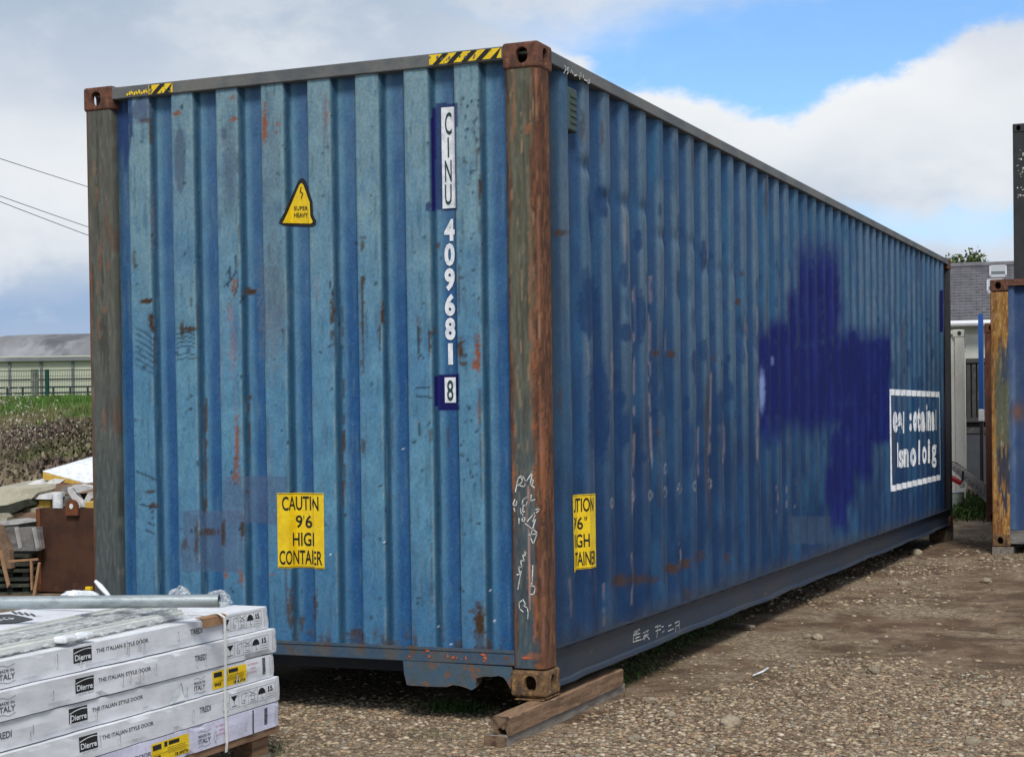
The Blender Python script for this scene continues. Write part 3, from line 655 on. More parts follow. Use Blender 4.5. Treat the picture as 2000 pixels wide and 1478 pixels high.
# ---- corner castings (hollow, with slots cut on three faces)
def make_casting():
    bm = bmesh.new(); bmesh.ops.create_cube(bm, size=1)
    for v in bm.verts: v.co = Vector((-.089+v.co.x*.178*.98, .085+v.co.y*.178*.955, v.co.z*.118+.059))
    bmesh.ops.bevel(bm, geom=bm.edges[:], offset=.014, segments=3, affect='EDGES', profile=.5)
    me = bpy.data.meshes.new('corner_casting'); bm.to_mesh(me); bm.free(); o = bpy.data.objects.new('tmp', me); COL.objects.link(o)
    cutters = []
    def cutter(fn):
        b = bmesh.new(); fn(b); bmesh.ops.recalc_face_normals(b, faces=b.faces[:]); m = bpy.data.meshes.new('cut'); b.to_mesh(m); b.free(); c = bpy.data.objects.new('cut', m); COL.objects.link(c); cutters.append(c)
        md = o.modifiers.new('b', 'BOOLEAN'); md.operation = 'DIFFERENCE'; md.solver = 'EXACT'; md.object = c
    def cav(b):
        bmesh.ops.create_cube(b, size=1)
        for v in b.verts: v.co = Vector((-.089+v.co.x*.122, .085+v.co.y*.118, .059+v.co.z*.070))
    def slot(axis):
        def f(b):
            n = 20; hw, hh = {'x': (.025, .038), 'y': (.029, .036), 'z': (.032, .06)}[axis]
            ring = []
            for k in range(n):
                t = 2*math.pi*k/n; s, c = math.sin(t), math.cos(t); r = hw
                ring.append((c*r, s*r+(hh-hw)*(1 if s > 1e-6 else -1 if s < -1e-6 else 0)))
            lo, hi = -.02, .032
            if axis == 'y': A = [(-.080+u, lo, .059+v) for u, v in ring]; B = [(-.080+u, hi+.02, .059+v) for u, v in ring]
            if axis == 'x': A = [(-.035, .080+u, .059+v) for u, v in ring]; B = [(.02, .080+u, .059+v) for u, v in ring]
            if axis == 'z': A = [(-.089+u, .085+v, .07) for u, v in ring]; B = [(-.089+u, .085+v, .14) for u, v in ring]
            va = [b.verts.new(p) for p in A]; vb = [b.verts.new(p) for p in B]
            b.faces.new(va); b.faces.new(vb[::-1])
            for i in range(n): b.faces.new((va[i], vb[i], vb[(i+1) % n], va[(i+1) % n]))
        return f
    cutter(cav); cutter(slot('x')); cutter(slot('y'))
    dg = bpy.context.evaluated_depsgraph_get(); me2 = bpy.data.meshes.new_from_object(o.evaluated_get(dg)); me2.name = 'corner_casting'
    for c in cutters+[o]: bpy.data.objects.remove(c)
    return me2
CAST = make_casting()
def casting(x, y, z, sx, sy, mat, parent, sz=1):
    me = CAST.copy(); o = link('corner_casting', me, mat, parent); o.location = (x, y, z); o.scale = (sx, sy, sz); return o
for (x, sx) in ((.004, 1), (-W-.004, -1)):
    for (y, sy) in ((-.004, 1), (L+.004, -1)):
        casting(x, y, 0, sx, sy, M['rust_y'] if sy > 0 else M['rust'], box); casting(x, y, H-.118, sx, sy, M['rust'], box)
# ---- ventilator
v0 = SW(1108, 178); v1 = SW(1125, 255)
mb = MB(); mb.rbox((-.056, .395, 2.565), (-.012, .50, 2.765), .008); mb.build('vent', M['green_paint'], box)
mb = MB()
for i in range(5): mb.box((-.012, .41, 2.60+i*.03), (-.007, .49, 2.61+i*.03))
mb.build('vent_louvre', M['green_paint'], box)

# ------------------------------------------------------------------ lettering
def glyphs(txt, bold=0.0):
    c = bpy.data.curves.new('t', 'FONT'); c.body = txt; c.size = 1; c.offset = bold; c.fill_mode = 'FRONT'; c.resolution_u = 3
    o = bpy.data.objects.new('t', c); COL.objects.link(o); dg = bpy.context.evaluated_depsgraph_get(); dg.update()
    me = bpy.data.meshes.new_from_object(o.evaluated_get(dg)); bpy.data.objects.remove(o)
    v = np.array([q.co[:2] for q in me.vertices]).reshape(-1, 2); f = [list(p.vertices) for p in me.polygons]; bpy.data.meshes.remove(me)
    if len(v):
        v = v-v.min(0); mx = v.max(0); v = v/np.where(mx > 1e-6, mx, 1)
    return v, f
class Flat2:
    """2-D artwork (u to the right, v up) later laid on to a surface"""
    def __init__(s): s.v = []; s.f = []
    def add(s, v, f): b = len(s.v); s.v += [tuple(p) for p in v]; s.f += [[b+i for i in q] for q in f]; return s
    def text(s, t, x0, x1, y0, y1, bold=0.0, shear=0.0):
        v, f = glyphs(t, bold)
        return s.add([(x0+(x1-x0)*a+shear*b*(y1-y0), y0+(y1-y0)*b) for a, b in v], f)
    def rect(s, x0, x1, y0, y1): return s.add([(x0, y0), (x1, y0), (x1, y1), (x0, y1)], [[0, 1, 2, 3]])
    def poly(s, p): return s.add(p, [list(range(len(p)))])
    def line(s, pts, w, closed=False):
        if closed: pts = list(pts)+[pts[0]]
        for (a, b), (c, d) in zip(pts, pts[1:]):
            l = math.hypot(c-a, d-b) or 1; nx, ny = -(d-b)/l*w/2, (c-a)/l*w/2; ex, ey = (c-a)/l*w*.3, (d-b)/l*w*.3
            s.add([(a-nx-ex, b-ny-ey), (c-nx+ex, d-ny+ey), (c+nx+ex, d+ny+ey), (a+nx-ex, b+ny-ey)], [[0, 1, 2, 3]])
        return s
    def arc(s, cx, cy, rx, ry, a0, a1, w, n=10):
        return s.line([(cx+rx*math.cos(math.radians(a0+(a1-a0)*i/n)), cy+ry*math.sin(math.radians(a0+(a1-a0)*i/n))) for i in range(n+1)], w)
    def place(s, name, mat, parent, fn, cutsu=(), cutsv=(), thick=0):
        bm = bmesh.new(); vs = [bm.verts.new((a, b, 0)) for a, b in s.v]
        for q in s.f:
            try: bm.faces.new([vs[i] for i in q])
            except ValueError: pass
        for cu in cutsu:
            bmesh.ops.bisect_plane(bm, geom=bm.verts[:]+bm.edges[:]+bm.faces[:], plane_co=(cu, 0, 0), plane_no=(1, 0, 0), dist=1e-6)
        for cv in cutsv:
            bmesh.ops.bisect_plane(bm, geom=bm.verts[:]+bm.edges[:]+bm.faces[:], plane_co=(0, cv, 0), plane_no=(0, 1, 0), dist=1e-6)
        for v in bm.verts: v.co = Vector(fn(v.co.x, v.co.y))
        me = bpy.data.meshes.new(name); bm.to_mesh(me); bm.free(); return link(name, me, mat, parent)
def place_seen(flat, name, mat, parent, wall, off):
    """paint that was read off the photo: split at the edges where the corrugation hides itself, then laid on the sheet"""
    eds = ([-2.185+.2527*k for k in range(9)] if wall == 'end' else [E0+PIT*k for k in range(-1, 41)])
    def epx(e, z): return topx((e, .014, z) if wall == 'end' else (-.014, e, z))
    bmo = bmesh.new()
    xs = [p[0] for p in flat.v]
    for k in range(len(eds)-1):
        a0, a1 = epx(eds[k], .3), epx(eds[k], 2.7); b0, b1 = epx(eds[k+1], .3), epx(eds[k+1], 2.7)
        if max(b0[0], b1[0]) < min(xs) or min(a0[0], a1[0]) > max(xs): continue
        bm = bmesh.new(); vs = [bm.verts.new((a, b, 0)) for a, b in flat.v]
        for q in flat.f:
            try: bm.faces.new([vs[i] for i in q])
            except ValueError: pass
        for (p, q, inner) in ((a0, a1, True), (b0, b1, False)):
            dx, dy = q[0]-p[0], q[1]-p[1]; no = Vector((-dy, dx, 0)); no = no if no.x > 0 else -no
            bmesh.ops.bisect_plane(bm, geom=bm.verts[:]+bm.edges[:]+bm.faces[:], plane_co=(p[0], p[1], 0), plane_no=no, dist=1e-6, clear_inner=inner, clear_outer=not inner)
        # cut at the folds inside this corrugation
        lo, hi = eds[k], eds[k+1]
        brk = [q for q in (EX if wall == 'end' else SY) if lo < q < hi]
        for q in brk:
            d_ = float(np.interp(q, EX, EY)) if wall == 'end' else float(np.interp(q, SY, SX))
            p0 = topx((q, d_, .3) if wall == 'end' else (d_, q, .3)); p1 = topx((q, d_, 2.7) if wall == 'end' else (d_, q, 2.7)); no = Vector((-(p1[1]-p0[1]), p1[0]-p0[0], 0))
            if len(bm.faces): bmesh.ops.bisect_plane(bm, geom=bm.verts[:]+bm.edges[:]+bm.faces[:], plane_co=(p0[0], p0[1], 0), plane_no=no, dist=1e-6)
        if len(bm.faces):
            ys_ = [v.co.y for v in bm.verts]; y_ = min(ys_)+7
            while y_ < max(ys_): bmesh.ops.bisect_plane(bm, geom=bm.verts[:]+bm.edges[:]+bm.faces[:], plane_co=(0, y_, 0), plane_no=(0, 1, 0), dist=1e-6); y_ += 7
            bmesh.ops.triangulate(bm, faces=bm.faces[:])
        S = np.linspace(lo+1e-4, hi-.0215, 320) if wall == 'end' else np.linspace(lo+.069, hi-1e-4, 400)
        Dp = np.interp(S, EX, EY) if wall == 'end' else np.interp(S, SY, SX)
        for v in bm.verts:
            r_ = ray(v.co.x, v.co.y); ax = 1 if wall == 'end' else 0; al = 0 if wall == 'end' else 1
            t_ = (Dp-CAM[ax])/r_[ax]; g_ = np.abs(CAM[al]+t_*r_[al]-S); order = g_ < g_.min()+.0004
            cand = np.where(order)[0]; j = cand[np.argmin(t_[cand])]; P_ = CAM+t_[j]*r_
            if wall == 'end': v.co = Vector((P_[0], P_[1]-off+wall_dent_e(P_[0], P_[2]), P_[2]))
            else: v.co = Vector((P_[0]+off+wall_dent_s(P_[1], P_[2]), P_[1], P_[2]))
        tmp = bpy.data.meshes.new('tmp'); bm.to_mesh(tmp); bm.free(); bmo.from_mesh(tmp); bpy.data.meshes.remove(tmp)
    me = bpy.data.meshes.new(name); bmo.to_mesh(me); bmo.free(); return link(name, me, mat, parent)
# surface maps for the end wall: planar in X, or wrapped along the sheet
def wall_dent_e(X, Z):
    co = np.array([[X, .03, Z]]); px, py = topx(co); return end_disp(co, px, py)[0, 1]
def e_plan(off): return lambda X, Z: (X, float(np.interp(X, EX, EY))-off+wall_dent_e(X, Z), Z)
def e_arc(X0, off):
    s0 = float(np.interp(X0, EX, EARC))
    def f(u, Z):
        X = float(np.interp(s0+u, EARC, EX)); Y = float(np.interp(s0+u, EARC, EY)); return (X, Y-off+wall_dent_e(X, Z), Z)
    return f, [a-s0 for a in EARC]
def wall_dent_s(Y, Z):
    co = np.array([[-.02, Y, Z]]); return side_disp(co, None, None)[0, 0]
def s_plan(off): return lambda Y, Z: (float(np.interp(Y, SY, SX))+off+wall_dent_s(Y, Z), Y, Z)
def s_arc(Y0, off):
    s0 = float(np.interp(Y0, SY, SARC))
    def f(u, Z):
        Y = float(np.interp(s0+u, SARC, SY)); return (float(np.interp(s0+u, SARC, SX))+off+wall_dent_s(Y, Z), Y, Z)
    return f, [a-s0 for a in SARC]
def exz(x, y): X, Z = EW(x, y); return X, Z
vcuts = list(np.arange(.2, 2.85, .08))
# number plate on the last recess
(xa, za), (xb, zb) = EW(857, 209), EW(885, 405)
st = Flat2().rect(xa, xb+.001, zb, za); plate = st.place('number_plate', M['white'], box, e_plan(.004), EX, vcuts)
let = Flat2()
for ch, y0, y1 in (('C', 218, 262), ('I', 267, 306), ('N', 312, 354), ('U', 359, 399)):
    a = EW(871, y0); b = EW(871, y1); hw = .017 if ch != 'I' else .0035
    let.text(ch, a[0]-hw, a[0]+hw, b[1], a[1], 0.01)
let.place('lettering', M['dkgreen'], plate, e_plan(.006), EX)
let = Flat2()
for ch, y0, y1 in (('4', 427, 470), ('0', 474, 519), ('9', 523, 568), ('6', 573, 617), ('8', 620, 664), ('1', 670, 712)):
    a = EW(873+(y0-427)*.012, y0); b = EW(873, y1); hw = .026 if ch != '1' else .012
    let.text(ch, a[0]-hw, a[0]+hw, b[1], a[1], 0.045)
let.place('serial_number', M['white'], box, e_plan(.004), EX)
(xa, za), (xb, zb) = EW(864.5, 737), EW(887, 786)
pl2 = Flat2().rect(xa, xb, zb, za).place('number_plate', M['white'], box, e_plan(.004), EX)
Flat2().text('8', xa+.012, xb-.012, zb+.008, za-.012, 0.01).place('lettering', M['dkgreen'], pl2, e_plan(.006), EX)
# yellow warning triangle
def tri(pts, name, mat, parent, off):
    return place_seen(Flat2().poly(pts), name, mat, parent, 'end', off)
outer = [(545, 436), (548, 428), (556, 415), (583, 354), (588, 349), (594, 349), (599, 356), (611, 395), (612, 420), (618, 432), (617, 439), (610, 443), (556, 441)]
tr = tri(outer, 'warning_triangle', M['black'], box, .003)
tri([(553, 436), (562, 418), (586, 362), (590, 358), (594, 362), (606, 396), (607, 422), (612, 434), (608, 437)], 'yellow_face', M['yellow'], tr, .006)
let = Flat2()
for s_, y0, y1 in (('SUPER', 403, 411), ('HEAVY', 416, 425)):
    let.text(s_, 576, 603, y1, y0, .01)
let.line([(590, 366), (588, 375), (593, 378), (590, 388)], 1.6)
place_seen(let, 'lettering', M['black'], tr, 'end', .009)
# caution stickers wrapped over the corrugation
def caution(fn, cuts, wd, z0, z1, parent, fn2, off=0.0):
    bkg = Flat2().rect(0, wd, z0, z1); s = bkg.place('caution_sticker', M['yellow'], parent, fn, cuts, vcuts)
    let = Flat2(); h = z1-z0
    for t, u0, u1, a, b in (('CAUTION', .09, .91, .765, .955), ('9', .34, .46, .53, .70), ("'", .475, .49, .645, .70), ('6', .51, .63, .53, .70), ("''", .66, .71, .645, .70), ('HIGH', .28, .76, .29, .47), ('CONTAINER', .03, .965, .045, .235)):
        let.text(t, u0*wd, u1*wd, z0+a*h, z0+b*h, 0.014)
    let.place('lettering', M['black'], s, fn2, cuts)
    bo = Flat2().rect(.003, wd-.003, z0+.004, z0+.006).rect(.003, wd-.003, z1-.006, z1-.004); bo.place('border', M['black'], s, fn2, cuts)
    return s
a = EW(545, 962); b = EW(638, 1110); x0, z1 = a; x1 = b[0]; z0 = b[1]
s0, s1 = float(np.interp(x0, EX, EARC)), float(np.interp(x1, EX, EARC))
f1_, c1 = e_arc(x0, .003); f2_, _ = e_arc(x0, .0045)
caution(f1_, [q for q in c1 if 0 < q < s1-s0], s1-s0, z0, z1, box, f2_)
yr = E0+PIT*0; zt = SW(1135, 966)[1]; zb_ = SW(1135, 1113)[1]
f1_, c1 = s_arc(yr-.012, .003); f2_, _ = s_arc(yr-.012, .0045); wd = float(np.interp(yr+PIT-.002, SY, SARC)-np.interp(yr-.012, SY, SARC))
caution(f1_, [q for q in c1 if 0 < q < wd], wd, zb_, zt, box, f2_)
# hazard tape on the end rail
def tape(x0, x1, n, z0, z1, skip=()):
    t = Flat2(); A = at(x0, 110, 1, 0)[0]; B = at(x1, 110, 1, 0)[0]
    s = t.rect(A, B, z0, z1).place('hazard_tape', M['yellow'], box, lambda u, v: (u, -.0005, v))
    k = Flat2(); wd = (B-A)/n
    for i in range(n):
        if i in skip: continue
        u = A+wd*(i+.25); k.poly([(u, z0), (u+wd*.42, z0), (min(u+wd*.42+.05, B), z1), (min(u+.05, B-.001), z1)])
    k.place('stripe', M['black'], s, lambda u, v: (u, -.0025, v))
    g = Flat2(); rs = random.Random(int(x0))
    for i in range(14):
        u = A+rs.random()*(B-A)*.96; v = z0+rs.random()*(z1-z0)*.8; a_ = .004+rs.random()*.012
        g.poly([(u, v), (u+a_, v+a_*.3), (u+a_*.8, v+a_*1.1), (u+a_*.1, v+a_*.7)])
    g.place('scuff', M['rail_top'], s, lambda u, v: (u, -.0040, v))
tape(838, 979, 5, 2.834, 2.878); tape(289, 336, 2, 2.832, 2.876)
g = Flat2(); A = at(240, 170, 1, 0)[0]
for i in range(9):
    u = A+i*.014+.02; g.poly([(u, 2.835+.006*(i % 3)), (u+.010, 2.838), (u+.013, 2.845+.01*(i % 2)), (u+.002, 2.85+.006*(i % 3))])
g.place('tape_remnant', M['yellow'], box, lambda u, v: (u, -.0005, v))
# chalk scribbles
def scribble(name, strokes, mat, parent, conv, wd):
    g = Flat2()
    for s in strokes: g.line([conv(*p)[:2] if not isinstance(conv(*p), np.ndarray) else conv(*p) for p in s], wd)
    return g
def onp(x, y): p = at(x, y, 1, .003); return (p[0], p[2])
hand = [[(1007, 960), (1012, 935), (1018, 928), (1021, 940), (1012, 948)], [(1016, 948), (1024, 950), (1028, 942), (1022, 930), (1017, 932)], [(1025, 945), (1041, 920)], [(1040, 922), (1036, 945), (1044, 952)], [(1038, 938), (1043, 935), (1040, 945)],
        [(1030, 970), (1022, 975), (1020, 985), (1027, 988), (1030, 980)], [(1038, 966), (1037, 978), (1045, 975)], [(1006, 975), (1002, 985), (1008, 988), (1010, 978)], [(1004, 992), (1006, 998)], [(1017, 992), (1018, 1004), (1025, 998)], [(1022, 988), (1021, 1006)], [(1014, 1012), (1014, 1022)],
        [(1022, 1010), (1019, 1016), (1024, 1018), (1026, 1010), (1022, 1010)], [(1030, 1018), (1042, 1004)], [(1041, 1018), (1047, 1001), (1041, 1004)], [(1045, 1004), (1053, 996), (1053, 992), (1047, 995)], [(1026, 1022), (1050, 1040), (1042, 1062), (1036, 1048), (1046, 1014)], [(1033, 1044), (1049, 1042)],
        [(1028, 1080), (1024, 1073), (1027, 1086), (1021, 1082), (1024, 1095), (1017, 1094), (1020, 1108), (1013, 1106), (1016, 1120), (1010, 1122)], [(1018, 1115), (1012, 1150)], [(1041, 1104), (1040, 1135), (1037, 1145)], [(1038, 1142), (1046, 1146), (1043, 1160), (1037, 1160)],
        [(1020, 1172), (1014, 1176), (1015, 1188), (1022, 1194)], [(1022, 1170), (1027, 1180), (1022, 1182), (1030, 1186), (1032, 1196), (1031, 1208)]]
g = Flat2()
for s_ in hand: g.line([onp(*p) for p in s_], .0052)
g.place('chalk_writing', M['chalk'], box, lambda u, v: (u, .0008, v))
def ons(x, y, X=-.028): p = at(x, y, 0, X); return (p[1], p[2])
# handwritten characters on the bottom side rail
rail_txt = [[(1236, 1240), (1246, 1232)], [(1240, 1230), (1236, 1250)], [(1238, 1240), (1250, 1236)], [(1242, 1232), (1242, 1252)], [(1236, 1253), (1252, 1248)], [(1240, 1246), (1250, 1242)], [(1237, 1234), (1249, 1228)],
            [(1255, 1236), (1266, 1230)], [(1256, 1242), (1264, 1238)], [(1260, 1232), (1258, 1250)], [(1262, 1240), (1268, 1248)], [(1254, 1248), (1264, 1240)], [(1264, 1232), (1266, 1240)],
            [(1279, 1224), (1290, 1221)], [(1284, 1219), (1284, 1226)], [(1280, 1232), (1290, 1228)], [(1284, 1228), (1282, 1244)], [(1292, 1224), (1296, 1222)], [(1293, 1234), (1297, 1231)], [(1305, 1222), (1311, 1219)], [(1304, 1232), (1315, 1227)],
            [(1318, 1216), (1326, 1212)], [(1320, 1220), (1319, 1232)], [(1326, 1213), (1326, 1228)], [(1321, 1222), (1325, 1220)]]
g = Flat2()
for s_ in rail_txt: g.line([ons(*p) for p in s_], .005)
g.place('chalk_writing', M['chalk'], box, lambda u, v: (-.0265, u, v))
top_txt = [[(1102, 128), (1106, 134), (1101, 143)], [(1110, 133), (1106, 134), (1110, 140), (1107, 145)], [(1114, 143), (1115, 136), (1119, 145)], [(1121, 148), (1126, 147)], [(1132, 155), (1132, 142), (1137, 145), (1134, 149)], [(1139, 152), (1139, 146)], [(1141, 156), (1146, 158)], [(1149, 155), (1147, 162), (1152, 162), (1150, 154)]]
g = Flat2()
for s_ in top_txt: g.line([ons(x, y, 0.0) for x, y in s_], .007)
g.place('paint_writing', M['chalk'], box, lambda u, v: (.0012, u, v))
# orange primer bits along the end sill
g = Flat2()
for x, y, a, b in ((835, 1270, 7, 3), (838, 1281, 3, 4), (875, 1280, 2, 5), (885, 1283, 5, 3), (893, 1284, 2, 2), (901, 1286, 1.5, 2), (910, 1284, 2, 5), (944, 1278, 7, 3), (948, 1284, 5, 5), (946, 1290, 4, 2), (800, 1281, 3, 1.5), (1030, 1284, 12, 3)):
    p = at(x, y, 1, .003); sc_ = 1/440.
    g.poly([(p[0]+a*sc_*math.cos(t)*random.uniform(.6, 1.1), p[2]+b*sc_*math.sin(t)*random.uniform(.6, 1.1)) for t in np.linspace(0, 6.28, 9)[:-1]])
g.place('primer_mark', M['orange_mark'], box, lambda u, v: (u, .0012, v))
# white framed logo near the far end of the side
LY = lambda x: SW(x, 860)[0]
def LZ(x, y): return SW(x, y)[1]
fr = Flat2(); ya, yb_ = LY(1742), LY(1835); zt, zbm = 1.455, .535
fr.rect(ya, yb_, zt-.055, zt).rect(ya, yb_, zbm, zbm+.055).rect(ya, ya+.05, zbm+.055, zt-.055).rect(yb_-.05, yb_, zbm+.055, zt-.055)
frame = fr.place('painted_logo', M['white'], box, s_plan(.003), SY)
lg = Flat2()
def lt(ch, x0, x1, y0, y1, b=.05):
    lg.text(ch, x0, x1, y1, y0, b)
for ch, x0, x1, y0, y1, b in (('e', 1743.5, 1753, 803, 845, .07), ('a', 1753.8, 1761.5, 805, 845, .08), ('l', 1763, 1765.2, 804, 846, .0), (':', 1774.5, 1779.5, 806, 842, .07), ('o', 1782.5, 1791, 803, 843, .09), ('t', 1791, 1796.5, 795, 843, .05), ('a', 1797, 1806, 803, 843, .07), ('i', 1808, 1810.5, 789, 841, .03), ('n', 1811, 1817.5, 802, 841, .06), ('e', 1818, 1824.5, 803, 842, .05), ('l', 1826.8, 1828.3, 800, 840, .0),
                      ('l', 1752, 1754, 864, 912, .02), ('s', 1755, 1764, 878, 914, .04), ('n', 1764, 1774, 876, 912, .05), ('o', 1777, 1789, 874, 911, .06), ('l', 1793, 1796, 859, 907, .05), ('o', 1800, 1808.5, 871, 906, .04), ('i', 1811, 1815, 857, 904, .05), ('g', 1818, 1828.5, 868, 913, .03)):
    lt(ch, x0, x1, y0, y1, b)
place_seen(lg, 'lettering', M['white'], frame, 'side', .0035)

# ---- timbers and shim under the near corner
def timber(name, x0, x1, y0, y1, z0, z1, mat, parent=None, rz=0, groove=None):
    mb = MB(); n = 24; c = Vector(((x0+x1)/2, y0, 0)); ca, sa = math.cos(rz), math.sin(rz)
    prof = [(x0, z0), (x1, z0), (x1, z1), (x0, z1)]
    if groove: xm = (x0+x1)/2; prof = [(x0, z0), (xm-.018, z0), (xm-.022, z0+.022), (xm-.008, z0+.032), (xm+.006, z0+.022), (xm+.014, z0+.028), (xm+.022, z0+.014), (xm+.024, z0), (x1, z0), (x1, z1-.006), (x1-.006, z1), (x0+.004, z1), (x0, z1-.004)]
    else: prof = [(x0, z0), (x1, z0), (x1, z1-.003), (x1-.003, z1), (x0+.003, z1), (x0, z1-.003)]
    m = len(prof); vs = []
    for i in range(n+1):
        y = y0+(y1-y0)*i/n
        for (x, z) in prof:
            w_ = .0022*math.sin(i*1.7+x*40+z*30); dx, dy = x-c.x, y-y0
            vs.append((c.x+dx*ca-dy*sa+w_, y0+dx*sa+dy*ca, z+w_*.6))
    fs = [(i*m+k, i*m+(k+1) % m, (i+1)*m+(k+1) % m, (i+1)*m+k) for i in range(n) for k in range(m)]
    mb.add(vs, fs); mb.k = 1; mb.add([vs[k] for k in range(m)], [tuple(range(m))]); mb.add(vs[-m:], [tuple(range(m))[::-1]])
    return mb.build(name, [mat, M['wood_end']], parent)
b = timber('timber_beam', -.082, .000, -.395, .99, -.094, -.015, M['wood'], groove=True)
tag(b, 'brown square timber beam with a ragged groove in its end, directly under the near container corner', 'timber beam')
b = timber('timber_plank', -.112, -.012, -.415, 1.05, -.143, -.095, M['wood_grey'])
tag(b, 'grey flat plank lying on the gravel beneath the brown timber beam', 'plank')
mb = MB(); mb.rbox((-.155, .01, -.008), (.0, .165, -.002), .002, Matrix.Rotation(.03, 4, 'Y')); mb.rbox((-.150, -.008, -.0135), (-.012, .15, -.0085), .002)
tag(mb.build('rusty_shim_plate', M['rust_y']), 'thin rusty packing plates squeezed between the corner casting and the timber beam', 'shim plate')
b = timber('timber_block', -.2, -.02, L-.35, L+.15, GZ-.01, -.002, M['wood_grey']); tag(b, 'short pale timber block under the far end corner of the blue container', 'timber block')
b = timber('timber_block', -W-.02, -W+.12, -.2, .9, GZ-.01, -.002, M['wood']); tag(b, 'timber block under the left corner of the container, behind the carton stack', 'timber block')
b = timber('timber_block', -W, -W+.15, L-.6, L+.1, GZ-.01, -.002, M['wood']); tag(b, 'timber block under the hidden far left corner of the container', 'timber block')
